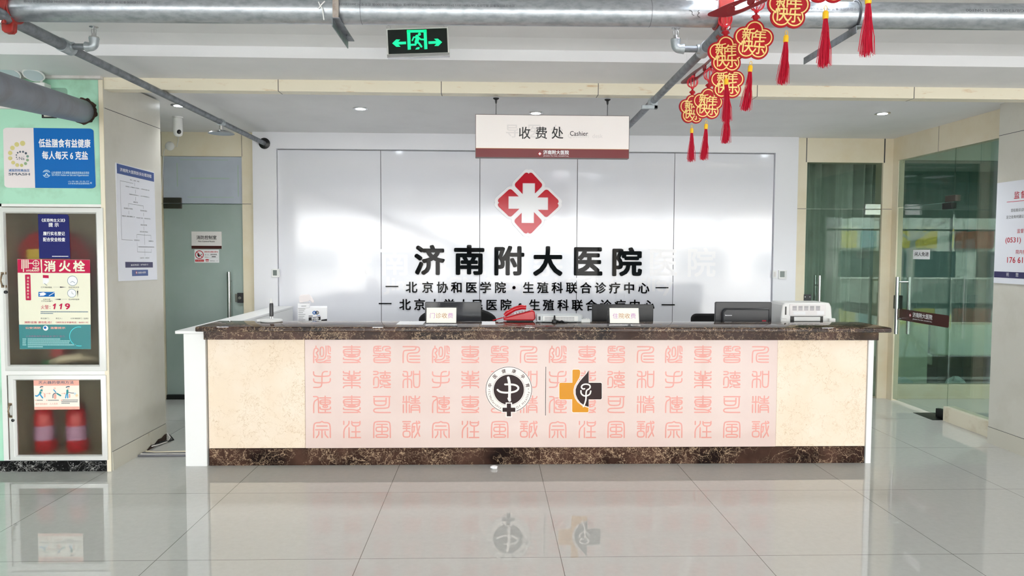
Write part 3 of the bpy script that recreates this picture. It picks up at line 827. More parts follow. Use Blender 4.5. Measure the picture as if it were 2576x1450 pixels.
em.flat(fpn, [E1(*q) for q in cross12(795, 877, 957, 1040, 1035, 1115, 1195, 1280)], .0030, 1)
def arc_text(mb, fr, txt, cu, cv, r, a0, a1, size, w, m, outward=True, bold=0):
    """characters spread along an arc by their own widths"""
    ws = []
    for ch in txt:
        g = glyphs(ch, 0)[0]; xs = [q[0] for q in g] or [0, .25]
        ws.append(1.0 if ord(ch) > 0x2000 else max(xs) - min(xs) + .12)
    tot = sum(ws) - (ws[0] + ws[-1]) / 2; acc = 0
    for i, ch in enumerate(txt):
        if i: acc += (ws[i - 1] + ws[i]) / 2
        t = math.radians(a0 + (a1 - a0) * acc / tot)
        if ch == ' ': continue
        mb.char(fr, ch, cu + r * math.cos(t), cv + r * math.sin(t), size, w, m, bold, rot=t - math.pi / 2 if outward else t + math.pi / 2)
arc_text(em, fpn, '中医健康孕育', cu, cv, 370 * k, 167, 13, 82 * k, .0014, 1, True, .015)
em.disc(fpn, cu - 375 * k, cv, 8 * k, .0014, 1, 10); em.disc(fpn, cu + 375 * k, cv + 14 * k, 8 * k, .0014, 1, 10)
arc_text(em, fpn, 'TCMInfertility', cu, cv, 380 * k, 186, 246, 62 * k, .0014, 1, False)
arc_text(em, fpn, 'Of Healthy', cu, cv, 380 * k, 296, 352, 66 * k, .0014, 1, False)
em.build('round_emblem', [M_pinkwhite, M_brown], pp, smooth=0, label='round dark brown and white emblem on the pink panel')
b = MB(); u, v1 = fpn.uv(1373, 923); _, v0 = fpn.uv(1373, 1046)
b.flat(fpn, [(u - .0042, v0 - .002), (u + .0042, v0 - .002), (u + .0042, v1 + .002), (u - .0042, v1 + .002)], .001, 0)
b.flat(fpn, [(u - .0022, v0), (u + .0022, v0), (u + .0022, v1), (u - .0022, v1)], .0014, 1)
b.build('divider_line', [M_pinkwhite, M_brown], pp, smooth=0)
def E2(x, y): return fpn.uv(1160 + x / 6.133, 880 + y / 6.133)
em = MB()
orange = [(1717,322),(1730,308),(1815,308),(1836,325),(1838,370),(1825,430),(1780,505),(1748,560),(1733,620),(1735,680),(1755,750),(1800,815),(1860,862),(1930,890),(1966,898),(1966,955),(1952,968),(1728,968),(1713,955),(1713,768),(1530,768),(1515,754),(1515,526),(1530,512),(1717,512)]
dark = [(1968,318),(1968,512),(2155,512),(2170,526),(2170,754),(2155,768),(1968,768),(1968,884),(1900,862),(1840,820),(1795,760),(1768,690),(1766,620),(1785,560),(1830,490),(1890,420),(1935,370)]
def grow(pts, d):
    cx = sum(p[0] for p in pts) / len(pts); cy = sum(p[1] for p in pts) / len(pts)
    out = []; n = len(pts)
    ar = sum(pts[i][0] * pts[(i + 1) % n][1] - pts[(i + 1) % n][0] * pts[i][1] for i in range(n)); sg = 1 if ar > 0 else -1
    for i in range(n):
        (ax, ay), (bx, by), (qx, qy) = pts[i - 1], pts[i], pts[(i + 1) % n]
        e1 = Vector((bx - ax, by - ay)).normalized(); e2 = Vector((qx - bx, qy - by)).normalized()
        nn = Vector((e1.y + e2.y, -e1.x - e2.x)); nn = nn.normalized() if nn.length > 1e-6 else nn
        out.append((bx + sg * nn.x * d, by + sg * nn.y * d))
    return out
for pts, mt in ((orange, 1), (dark, 2)):
    em.flat(fpn, [E2(x, y) for x, y in grow(pts, 9)], .0010, 0)
for pts, mt in ((orange, 1), (dark, 2)):
    em.flat(fpn, [E2(x, y) for x, y in pts], .0014, mt)
for st in ([(1905,605),(1875,610),(1852,580),(1870,545),(1920,530),(1975,540),(1995,570),(1980,605),(1935,625),(1925,680),(1928,760),(1910,830),(1885,880)], [(1848,635),(1850,680),(1890,715),(1940,715),(1988,690),(2000,640)]):
    em.stroke(fpn, [E2(x, y) for x, y in st], 22 * k * 7.632 / 6.133, .0018, 0, smooth=2)
em.build('cross_emblem', [M_pinkwhite, M_yellow, M_brown], pp, smooth=0, label='orange and dark brown cross emblem with a leaf shaped drop')

# side return of the counter
rt = thing('counter_return', 'low white partition running back from the left end of the counter', 'partition', (-2.06, 6.2, 0))
MB().box(-2.145, -1.995, 5.154, 7.44, 0, .945).build('body', M_plastic, rt, bevel=.002)
MB().box(-2.19, -1.992, 5.12, 7.44, .945, .967).build('cap', M_plastic, rt, bevel=.004)
# desk behind the counter
dk = thing('office_desk', 'long pale work desk hidden behind the reception counter', 'desk', (.4, 5.8, 0))
MB().box(-1.9, 2.75, 5.5, 6.15, .72, .75).build('desktop', M_greyplastic, dk, bevel=.003)
for x in (-1.88, .4, 2.7): MB().box(x, x + .03, 5.52, 6.12, 0, .72).build('side_panel', M_greyplastic, dk)

# ------------------------------------------------------------------ things on the counter and desk
def monitor(name, label, px0, py0, px1, py1, Y, mt, kind):
    f = front(Y); (u0, v1) = f.uv(px0, py0); u1, _ = f.uv(px1, py1); cx = (u0 + u1) / 2; w = u1 - u0
    t = thing(name, label, 'monitor', (cx, Y + .03, .75))
    h = w * .58; v0 = v1 - h
    b = MB().prism(f, round_rect(u0, v0, u1, v1, .012), -.028, 0)
    b.build('back_shell', mt, t, bevel=.004)
    MB().prism(f, round_rect(u0 + .012, v0 + .015, u1 - .012, v1 - .012, .004), -.031, -.0281).build('screen', M_black, t)
    if kind == 1:
        for uu in (u0 + .016, u1 - .012): MB().circ_ring(f, uu, v1 - .034, .013, .008, .001, 0, 20).build('cable_clip', M_black, t, smooth=0)
    if kind == 2:
        MB().slab(f, u0 + .04, v1 - .062, u1 - .035, v1 - .028, .0002, .003).build('vent_slot', M_black, t)
        a = f.uv(1504, 793); c = f.uv(1540, 782)
        MB().text(f, 'lenovo', a[0], a[1], a[0] + .085, c[1], .0008, 0, bold=.04).build('badge', M_black, t, smooth=0)
    if kind == 3:
        MB().prism(f, [(u0 + .05, v0 + .02), (u1 - .03, v0 + .02), (u1 - .03, v1 - .05), (u0 + .075, v1 - .05), (u0 + .05, v1 - .075)], .0002, .035).build('rear_housing', mt, t, bevel=.012)
        a = f.lift(.0352).uv(1824, 795); c = f.lift(.0352).uv(1841, 792)
        MB().text(f, 'lenovo', a[0], a[1], c[0], c[1], .0368, 0, bold=.03).build('badge', M_paper, t, smooth=0)
        a = f.uv(1913, 808); c = f.uv(1923, 805)
        MB().slab(f, a[0], a[1], c[0], c[1], .035, .036).build('sticker', M_redprint, t)
    MB().box(cx - .03, cx + .03, Y + .005, Y + .035, .75, v0 + .1).build('neck', M_black, t, bevel=.003)
    MB().box(cx - .12, cx + .12, Y - .08, Y + .12, .75, .762).build('base', M_black, t, bevel=.004)
    return t
monitor('computer_monitor', 'dark grey computer monitor seen from behind, beside the outpatient payment sign', 1069, 760, 1211, 765, 5.72, M_darkgloss, 1)
monitor('computer_monitor', 'black computer monitor with a lettered back behind the inpatient payment sign', 1490, 766, 1644, 768, 5.72, M_black, 2)
monitor('computer_monitor', 'black computer monitor with a raised rear housing beside the white printer', 1800, 760, 1942, 761, 5.72, M_dark, 3)

def tent_sign(px0, px1, pyt, pyb, Y, txt, label):
    f = front(Y); u0, v0 = f.uv(px0, pyb); u1, v1 = f.uv(px1, pyt); v0 = zt
    h = v1 - v0
    t = thing('counter_sign', label, 'sign', ((u0 + u1) / 2, Y + .04, v0))
    ff = Frame((0, Y, v0 + .018), (1, 0, 0), Vector((0, .30, 1)).normalized(), Vector((0, -1, .30)).normalized())
    MB().prism(ff, [(u0, 0), (u1, 0), (u1, h * .9), (u0, h * .9)], -.003, 0).build('card_holder', M_acrylic, t, smooth=0)
    c = MB().flat(ff, [(u0 + .007, .006), (u1 - .007, .006), (u1 - .007, h * .9 - .007), (u0 + .007, h * .9 - .007)], .0008, 0)
    L = len(txt); uw = (u1 - u0) * .19
    for i, ch in enumerate(txt):
        c.char(ff, ch, (u0 + u1) / 2 + (i - 1.5) * uw, h * .43, uw * .98, .0016, 1 if i in (0, 3) else 2)
    c.build('card', [mat('cream_card', (255, 252, 240), .5), mat('violet_print', (206, 150, 204), .5), mat('ochre_print', (196, 140, 84), .5)], t, smooth=0)
    MB().box(u0, u1, Y - .004, Y + .10, v0, v0 + .004).build('foot', M_acrylic, t)
    fb2 = Frame((0, Y + .09, v0 + .004), (1, 0, 0), Vector((0, -.26, 1)).normalized(), Vector((0, 1, .26)).normalized())
    MB().slab(fb2, u0, 0, u1, h * .9, -.003, 0).build('rear_leaf', M_acrylic, t)
    MB().box(u0, u1, Y - .006, Y - .002, v0 + .004, v0 + .019).build('front_lip', M_acrylic, t)
tent_sign(1070, 1150, 773, 818, 5.10, '门诊收费', 'cream tent sign reading outpatient payment at the left on the counter')
tent_sign(1532, 1611, 774, 818, 5.10, '住院收费', 'cream tent sign reading inpatient payment at the right on the counter')

# red desk telephone
def tele():
    p = on_z(1305, 811, zt); x, y = p.x, p.y + .09
    t = thing('desk_telephone', 'red push button telephone standing on the counter', 'telephone', (x, y, zt))
    fs_ = Frame((x, y, zt), (1, 0, 0), (0, 0, 1), (0, -1, 0))
    side = [(-.02, .012), (.10, .012), (.115, .03), (.11, .075), (.095, .082), (-.105, .03), (-.11, .012)]
    b = MB(); n = len(side)
    vs = [(x + u_, y - .09 + 0, zt + v_) for u_, v_ in [(-.115, .012), (.115, .012), (.125, .03), (.12, .078), (.10, .088), (-.11, .032)]]
    vs2 = [(a, y + .10, c) for a, _, c in vs]
    n = len(vs); b.add(vs + vs2, [tuple(range(n)), tuple(range(2 * n - 1, n - 1, -1))] + [(i, n + i, n + (i + 1) % n, (i + 1) % n) for i in range(n)])
    b.build('body', M_phone, t, bevel=.008)
    MB().box(x - .09, x + .11, y - .07, y + .08, zt, zt + .0135).build('base', M_black, t, bevel=.004)
    ff = Frame((x - .11, y, zt + .034), Vector((.21, 0, .056)).normalized(), (0, 1, 0), Vector((-.056, 0, .21)).normalized())
    b = MB()
    for i in range(4):
        for j in range(5): b.slab(ff, .08 + i * .022, -.075 + j * .022, .096 + i * .022, -.06 + j * .022, .001, .006)
    b.build('keypad', M_greyplastic, t, bevel=.001)
    MB().slab(ff, .17, -.07, .205, .06, .001, .004).build('display', M_greyplastic, t)
    b = MB().tube([(x - .105, y - .075, zt + .048), (x - .085, y - .075, zt + .068), (x - .03, y - .075, zt + .098), (x + .02, y - .075, zt + .112), (x + .055, y - .075, zt + .108)], [.014, .019, .017, .019, .016], 14)
    b.build('handset', M_phone, t)
    pts = [(x - .12 + .008 * math.cos(i * 1.2) - i * .0012, y - .075 + .008 * math.sin(i * 1.2), zt + .012 + .02 * (1 - i / 60)) for i in range(60)]
    MB().tube(pts, .0025, 6).build('cord', M_phone, t)
    return t
tele()
# flat grey printer on the counter behind the phone
def grey_printer():
    f = front(5.36); u0, v1 = f.uv(1350, 793); u1, _ = f.uv(1466, 793); v1 = zt + .062
    t = thing('receipt_printer', 'flat light grey printer lying on the counter right of the red telephone', 'printer', ((u0 + u1) / 2, 5.42, zt))
    MB().box(u0, u1, 5.36, 5.47, zt + .004, v1).build('housing', M_greyplastic, t, bevel=.010)
    MB().slab(f, u0 + .045, zt + .012, u1 - .035, v1 - .012, .0002, .004).build('front_cover', M_plastic, t, bevel=.003)
    b = MB()
    for j in range(3):
        for i in range(26): b.slab(f, u0 + .06 + i * .0085, v1 - .024 - j * .01, u0 + .0655 + i * .0085, v1 - .019 - j * .01, .004, .0045)
    b.build('grille', M_greyink, t, smooth=0)
    MB().slab(f, u0 + .014, zt + .02, u0 + .028, v1 - .014, .0002, .003).slab(f, u0 + .017, zt + .026, u0 + .025, zt + .036, .003, .006).build('switch', M_black, t)
    for uu in (u0 + .02, u1 - .04): MB().box(uu, uu + .02, 5.38, 5.4, zt, zt + .0045).build('foot', M_black, t)
grey_printer()
p = on_z(1394, 813, zt) - Vector((0, .03, 0)); q = on_z(1424, 814, zt)
t = thing('cable_plug', 'black cable with plug lying on the counter before the flat printer', 'cable', (p.x, p.y, zt))
MB().lathe((p.x, p.y, zt), [(.018, 0), (.021, .01), (.018, .024), (.008, .03), (.006, .055), (.002, .06)], 14).build('plug', M_black, t)
MB().tube([(p.x + .015, p.y, zt + .02), (p.x + .035, p.y, zt + .012), (p.x + .055, p.y + .01, zt + .016), (p.x + .075, p.y, zt + .006), (p.x + .095, p.y, zt + .006)], .0055, 8).build('cable', M_black, t)

# little white blocks next to the right monitor sign
p = on_z(1472, 813, zt)
t = thing('card_reader', 'small white payment card reader on the counter left of the black monitor', 'card reader', (p.x, p.y + .05, zt))
MB().box(p.x - .03, p.x + .04, p.y, p.y + .09, zt, zt + .028).build('body', M_plastic, t, bevel=.006)
b = MB()
for i in range(3): b.cyl((p.x - .017 + i * .02, p.y + .03, zt + .028), (p.x - .017 + i * .02, p.y + .03, zt + .031), .006, 10)
b.build('buttons', M_greyplastic, t)

# chairs behind
def chair(px, pw, pyt, Y, label, rnd):
    f = front(Y); u, v1 = f.uv(px, pyt); w = pw / FPX * Y
    t = thing('office_chair', label, 'chair', (u, Y, 0))
    if rnd:
        pts = [(u + w / 2 * math.cos(a), v1 - .125 + .125 * math.sin(a)) for a in [math.pi * i / 20 for i in range(21)]]
        pts += [(u - w * .42, v1 - .55), (u + w * .42, v1 - .55)]
    else: pts = round_rect(u - w / 2, v1 - .5, u + w / 2, v1, .05)
    MB().prism(f, pts, -.05, 0).build('backrest', M_blackmat, t, bevel=.02, segs=3)
    MB().box(u - .24, u + .24, Y - .45, Y + .05, .42, .49).build('seat', M_blackmat, t, bevel=.02)
    MB().box(u - .03, u + .03, Y - .02, Y + .04, .44, v1 - .5).build('back_strut', M_black, t)
    MB().cyl((u, Y - .2, .08), (u, Y - .2, .42), .03, 12).build('gas_column', M_black, t)
    b = MB()
    for i in range(5):
        a = 2 * math.pi * i / 5; b.tube([(u, Y - .2, .09), (u + .26 * math.cos(a), Y - .2 + .26 * math.sin(a), .06)], [.022, .014], 8)
        b.lathe((u + .26 * math.cos(a), Y - .2 + .26 * math.sin(a), .028), [(.001, -.028), (.024, -.02), (.028, 0), (.024, .02), (.001, .028)], 10, axis='X')
    b.build('star_base', M_black, t)
chair(1151, 196, 772, 6.75, 'black office chair with a round backrest behind the dark grey monitor', True)
chair(1785, 92, 790, 6.6, 'black office chair with a square backrest behind the right monitor', False)

# white dot matrix printer at the right end
def printer():
    Y = 5.62; f = front(Y)
    u0, v1 = f.uv(1962, 762); u1, _ = f.uv(2098, 762); v0 = .985
    t = thing('document_printer', 'white document printer standing at the right end of the counter', 'printer', ((u0 + u1) / 2, Y + .1, .75))
    side = [(u0 + .02, v0), (u0 + .022, v1 - .05), (u0 + .05, v1)]
    b = MB().prism(f, [(u0 + .012, v0 - .1), (u1 - .012, v0 - .1), (u1 - .012, v0 + .04), (u1 - .02, v1 - .03), (u1 - .035, v1), (u0 + .04, v1), (u0 + .022, v1 - .02), (u0 + .012, v0 + .04)], -.26, 0)
    b.build('housing', M_plastic, t, bevel=.008)
    for s_ in (0, 1):
        uu = u0 - .004 if s_ == 0 else u1 - .05
        MB().prism(f, [(uu, v0 - .03), (uu + .054, v0 - .03), (uu + .054, v0 + .034), (uu + .004, v0 + .034)], .0002, .03).build('end_block', M_plastic, t, bevel=.006)
    MB().slab(f, u0 + .075, v0 + .055, u1 - .065, v1 - .012, .0002, .006).build('front_cover', mat('warm_white_plastic', (238, 234, 234), .4), t, bevel=.003)
    b = MB()
    for g in range(5):
        for j in range(6): b.slab(f, u0 + .098 + g * .046, v1 - .058 + j * .006, u0 + .132 + g * .046, v1 - .055 + j * .006, .006, .0066)
    b.build('vent_grille', M_greyink, t, smooth=0)
    MB().slab(f, u0 + .105, v0 + .062, u0 + .20, v0 + .086, .006, .0068).build('paper_label', M_paper, t, smooth=0)
    MB().slab(f, u1 - .135, v0 + .062, u1 - .08, v0 + .09, .006, .0068).build('paper_label', M_paper, t, smooth=0)
    MB().slab(f, u0 + .085, v0 + .004, u1 - .085, v0 + .050, .0002, .004).build('paper_slot', M_black, t)
    MB().slab(f, u0 + .11, v0 + .012, u1 - .11, v0 + .045, .004, .012).build('paper_tray', M_plastic, t, bevel=.003)
    MB().slab(f, u0 + .042, v0 + .06, u0 + .052, v1 - .03, .0002, .004).build('side_slot', M_black, t)
    MB().box(u0 + .03, u1 - .03, Y + .02, Y + .24, .75, v0 - .099).build('stand', M_black, t)
printer()

# boxes and pan shaped stand at the left
def boxes():
    Y = 5.75; f = front(Y)
    u0, _ = f.uv(750, 800); um, _ = f.uv(776, 800); v1 = f.uv(750, 774)[1]
    # carton turned so that two faces show
    w1_, w2_ = .15, .20; ang = math.radians(28)
    o_ = Vector((f.uv(775, 800)[0], Y, 0))
    fa = Frame(o_, Vector((math.cos(math.radians(12)), math.sin(math.radians(12)), 0)), (0, 0, 1), Vector((math.sin(math.radians(12)), -math.cos(math.radians(12)), 0)))
    t = thing('toner_carton', 'white carton with black stripes and a blue badge behind the counter', 'box', (o_.x, Y, .75))
    h1 = v1
    # main box: front right face lies on fa, depth away
    W_, D_ = .145, .2
    b = MB().slab(fa, -.078, .75, W_, h1 - .004, -D_, 0)
    b.build('carton', M_paper, t, bevel=.002)
    pr_ = MB()
    pr_.disc(fa, .048, h1 - .042, .015, .001, 1, 20); pr_.circ_ring(fa, .068, h1 - .042, .015, .010, .001, 2, 20)
    pr_.text(fa, 'K', .042, h1 - .05, .054, h1 - .034, .0014, 0, bold=.03); pr_.text(fa, 'B', .063, h1 - .05, .073, h1 - .034, .0014, 2, bold=.03)
    pr_.flat(fa, [(.004, h1 - .07), (.035, h1 - .07), (.035, h1 - .065), (.004, h1 - .065)], .001, 2)
    pr_.flat(fa, [(.066, h1 - .068), (.092, h1 - .066), (.092, h1 - .062), (.066, h1 - .064)], .001, 1)
    pr_.flat(fa, [(.004, h1 - .104), (.095, h1 - .1), (.095, h1 - .072), (.004, h1 - .078)], .001, 2)
    pr_.text(fa, '科粉', .026, h1 - .1, .08, h1 - .077, .0014, 0, bold=.03)
    pr_.flat(fa, [(.1, h1 - .13), (.144, h1 - .13), (.144, h1 - .092), (.1, h1 - .098)], .001, 2)
    for j in range(7): dashes(pr_, fa, -.072, h1 - .014 - j * .014, -.02 - (j % 3) * .008, h1 - .010 - j * .014, .001, 3, j)
    pr_.build('print', [M_paper, M_blue, M_ink, M_greyink], t, smooth=0)
    t2 = thing('small_carton', 'small flat white box on top of the striped carton', 'box', (o_.x - .04, Y + .06, h1))
    MB().slab(fa, -.078, h1 - .003, .012, h1 + .033, -.13, 0).build('carton', M_paper, t2, bevel=.002)
    b = MB(); dashes(b, fa, -.05, h1 + .010, -.012, h1 + .014, .0006, 0, 3); b.build('print', M_greyink, t2, smooth=0)
    fl = Frame(fa.p(-.066, h1 + .034, -.02), fa.ux, fa.uz, fa.n)
    prof = [(0, .003), (0, .05), (.008, .062), (.07, .066), (.085, .055), (.108, .02), (.112, .006), (.106, 0), (.098, 0), (.094, .006), (.078, .022), (.07, .012)]
    tag(MB().prism(fl, prof, -.07, 0).build('tissue_pack', mat('pinkish_white_wrap', (242, 234, 234), .5), bevel=.004), 'pale folded tissue pack lying on the small white box', 'tissue pack')
boxes()
p = on_z(692, 808, zt)
t = thing('pen_stand', 'white round stand with an upright grey handle at the left end of the counter', 'stand', (p.x, p.y + .02, zt))
pz = Vector((p.x, 5.38, zt))
MB().lathe(pz, [(.055, 0), (.078, .004), (.08, .012), (.074, .02), (.02, .024)], 36).build('base', M_plastic, t)
MB().box(pz.x - .105, pz.x - .07, pz.y - .015, pz.y + .015, zt + .002, zt + .018).build('tab', M_plastic, t, bevel=.004)
b = MB().cyl(pz + Vector((-.008, 0, .022)), pz + Vector((-.008, 0, .045)), .004, 10).cyl(pz + Vector((.008, 0, .022)), pz + Vector((.008, 0, .045)), .004, 10)
b.build('post', M_steel, t)
MB().lathe(pz + Vector((0, 0, .042)), [(.013, 0), (.0145, .01), (.0135, .09), (.011, .098)], 20).build('grip', M_dark, t)
MB().lathe(pz + Vector((-.002, 0, .14)), [(.011, 0), (.012, .008), (.007, .018), (.005, .032), (.001, .036)], 16).build('tip', M_plastic, t)
# papers on the counter top
for i, (px0, px1) in enumerate(((1000, 1066), (1212, 1246))):
    a = on_z(px0, 815, zt); c = on_z(px1, 815, zt)
    tag(MB().box(a.x, c.x, 5.2, 5.42, zt + .0005, zt + .004).build('paper_stack', M_paper), ('low stack of white papers left of the outpatient sign', 'white paper slip lying left of the red telephone')[i], 'paper')

# ================================================================== WALL LETTERING AND LOGO
fw = front(7.48)
def L5(x, y): return (1000 + x / 3.68, 600 + y / 3.68)
big = thing('wall_lettering', 'large black acrylic characters of the hospital name on the wall panel', 'lettering', (.2, 7.47, 1.5))
for ch, (x0, y0, x1, y1) in zip('济南附大医院', ((165, 70, 430, 330), (533, 70, 795, 330), (905, 78, 1165, 335), (1262, 82, 1520, 340), (1640, 92, 1888, 335), (1995, 92, 2255, 342))):
    a = L5(x0, y1); c = L5(x1, y0); u0, v0 = fw.uv(*a); u1, v1 = fw.uv(*c)
    MB().text(fw, ch, u0, v0, u1, v1, .002, 0, bold=.032, depth=.012).build('character', M_letter, big, smooth=0)
def line(label, xs, txt, yl, yr, size, dash, name='wall_lettering'):
    t = thing(name, label, 'lettering', (.2, 7.47, fw.uv(*L5(1200, yl))[1]))
    for x, ch in zip(xs, txt):
        y = yl + (yr - yl) * (x - xs[0]) / (xs[-1] - xs[0])
        u, v = fw.uv(*L5(x, y))
        if ch == '·':
            MB().prism(fw, [(u + .017 * math.cos(i * .449), v + .017 * math.sin(i * .449)) for i in range(14)], .002, .010).build('dot', M_letter, t, smooth=0)
        else:
            MB().char(fw, ch, u, v, size, .002, 0, bold=.018, depth=.008).build('character', M_letter, t, smooth=0)
    for (x0, x1, y) in dash:
        u0, v = fw.uv(x0, y); u1, _ = fw.uv(x1, y)
        MB().slab(fw, u0, v - .006, u1, v + .006, .002, .010).build('dash', M_letter, t, smooth=0)
line('upper line of small black characters under the hospital name', [130,280,415,548,683,815,950,1078,1212,1345,1478,1610,1742,1877,2010,2143,2278], '北京协和医学院·生殖科联合诊疗中心', 452, 460, .121, [(970, 1002, 721), (1649, 1681, 724)])
line('lower line of small black characters just above the counter', [70,205,345,478,612,740,870,1003,1135,1268,1398,1532,1663,1793,1925,2060,2195,2325], '北京大学人民医院·生殖科联合诊疗中心', 612, 620, .121, [(953, 985, 764), (1664, 1697, 767)])
g = thing('letter_traces', 'pale glue traces left on the wall panel by removed lettering', 'lettering traces', (.2, 7.479, 1.5))
b = MB()
for i, ch in enumerate('济南中医不孕不育医院'):
    u, v = fw.uv(897 + i * 96.3, 656 + i * .5); b.char(fw, ch, u, v, .315, .0004, 0, bold=.02)
b.build('character_traces', M_ghost, g, smooth=0)
MB().px_text(fw, 'Jinan TCM Hospital Of Infertility', 966, 700, 1692, 741, w=.0005, bold=.025).build('latin_traces', M_ghost, g, smooth=0)

lg = thing('wall_emblem', 'red and white cross emblem of four petals high on the wall panel', 'emblem', (.42, 7.48, 2.0))
def L8(x, y): return (1230 + x / 7.25, 410 + y / 7.25)
lc = fw.uv(*L8(716, 737)); ls = abs(fw.uv(*L8(1716, 737))[0] - lc[0]) / 1000
def rot4(pts, q):
    out = []
    for x, y in pts:
        x, y = (x - 716) * ls, -(y - 737) * ls
        for _ in range(q): x, y = y, -x
        out.append((lc[0] + x, lc[1] + y))
    return out
petal = [(422,440),(424,398),(442,352),(640,145),(665,128),(692,124),(718,133),(745,124),(772,126),(800,140),(1000,354),(1018,392),(1017,440)]
outl = sum([rot4(petal, q) for q in range(4)], [])
MB().prism(fw, outl, .002, .016).build('white_backing', mat('white_acrylic', (250, 250, 252), .12), lg, bevel=.0015)
redp = [(612,575),(480,440),(470,410),(478,380),(648,200),(668,189),(690,187),(708,195),(719,208),(731,195),(750,187),(772,190),(792,202),(958,382),(966,410),(955,440),(836,562),(836,378),(612,378)]
b = MB()
for q in range(4):
    MB().prism(fw, rot4(redp, q), .016, .021).build('red_petal', M_red, lg, smooth=0)
c2 = .0
def thermostat(px0, py0, px1, py1, Y, label, lcd=True):
    f = front(Y); u0, v0 = f.uv(px0, py1); u1, v1 = f.uv(px1, py0)
    t = thing('wall_thermostat', label, 'thermostat', ((u0 + u1) / 2, Y, (v0 + v1) / 2))
    MB().slab(f, u0, v0, u1, v1, .0005, .014).build('housing', M_plastic, t, bevel=.003)
    MB().slab(f, u0 + .015, v0 + .018, u1 - .026, v1 - .012, .014, .0146).build('screen', mat('grey_lcd', (112, 122, 118), .25), t, smooth=0)
    b = MB()
    for i in range(5): b.slab(f, u1 - .018, v0 + .014 + i * .014, u1 - .008, v0 + .022 + i * .014, .014, .016)
    b.build('buttons', M_greyplastic, t, smooth=0)
thermostat(684, 677, 704, 698, 7.45, 'small white wall thermostat beside the left edge of the wall panel')
thermostat(1957, 680, 1979, 702, 7.45, 'small white wall thermostat beside the right back door')
u0, v0 = f745.uv(1938, 700); u1, v1 = f745.uv(1950, 681)
t = thing('light_switch', 'white light switch left of the right wall thermostat', 'light switch', ((u0 + u1) / 2 + .01, 7.45, v0))
MB().slab(f745, u0 + .02, v0, u1 + .015, v1, .0005, .01).build('plate', M_plastic, t, bevel=.002)
MB().slab(f745, u0 + .03, v0 + .015, u1 + .005, v1 - .015, .01, .014).build('rocker', M_trimwhite, t, bevel=.002)

# ================================================================== HANGING SIGNS
def cashier():
    Y = 5.12; f = front(Y)
    u0, u1, v0, v1 = -.103, .974, 2.184, 2.482
    t = thing('hanging_sign', 'white cashier sign with a maroon lower band hanging from the cream beam', 'sign', ((u0 + u1) / 2, Y + .03, v0))
    MB().slab(f, u0, v0, u1, v1, -.06, 0).build('frame', mat('grey_brown_metal', (120, 108, 106), .4, .4), t, bevel=.002)
    vb = f.uv(1390, 374)[1]
    b = MB().slab(f, u0 + .004, vb, u1 - .004, v1 - .004, .0002, .002, 0).slab(f, u0 + .004, v0 + .003, u1 - .004, vb - .003, .0002, .002, 1).slab(f, u0 + .004, vb - .003, u1 - .004, vb, .0002, .002, 2)
    fp_ = b.build('face', [mat('warm_white_sign_face', (250, 243, 240), .3), M_maroon, mat('tan_line', (214, 168, 120), .4)], t, smooth=0)
    b = MB(); k = .0026
    def C(x, y): return (700 + x / 2.862, y / 2.862)
    for ch, (x0, y0, x1, y1) in zip('收费处', ((1733, 915, 1815, 1000), (1852, 915, 1935, 1000), (1968, 915, 2052, 1000))):
        a = C(x0, y1); c = C(x1, y0); b.px_text(f, ch, a[0], c[1], c[0], a[1], w=k, m=0, bold=.008)
    a = C(2100, 978); c = C(2230, 946); b.px_text(f, 'Cashier', a[0], c[1], c[0], a[1], w=k, m=0, bold=.004)
    for ch, (x0, y0, x1, y1) in zip('导医台', ((1640, 900, 1730, 990), (1800, 900, 1890, 990), (1962, 900, 2050, 990))):
        a = C(x0, y1); c = C(x1, y0); b.px_text(f, ch, a[0], c[1], c[0], a[1], w=k - .0004, m=1, bold=.01)
    a = C(2085, 998); c = C(2336, 966); b.px_text(f, 'Question  desk', a[0], c[1], c[0], a[1], w=k - .0004, m=1, bold=.006)
    a = C(1908, 1113); c = C(2092, 1084); b.px_text(f, '济南附大医院', a[0], c[1], c[0], a[1], w=k, m=2, bold=.02)
    a = C(1908, 1129); c = C(2092, 1122); b.px_text(f, 'JINAN FU DA HOSPITAL', a[0], c[1], c[0], a[1], w=k, m=2, bold=.01)
    cu, cv = f.uv(*C(1883, 1108)); r = .015
    b.flat(f, [(cu - r, cv), (cu, cv - r), (cu + r, cv), (cu, cv + r)], k, 3)
    plus_sign(b, f, cu, cv, .009, .0035, k + .0005, 2)
    b.build('lettering', [M_ink, mat('pale_ghost_print', (234, 228, 226), .4), M_paper, M_red], fp_, smooth=0)
    for px in (1248, 1530):
        u = f.uv(px, 260)[0]
        MB().cyl((u, Y + .03, v1), (u, Y + .03, 2.6), .0022, 8).build('wire', M_dark, t)
        MB().lathe((u, Y + .03, 2.56), [(.003, 0), (.007, .012), (.008, .026), (.02, .034), (.022, .04)], 16).build('ceiling_mount', M_black, t)
cashier()

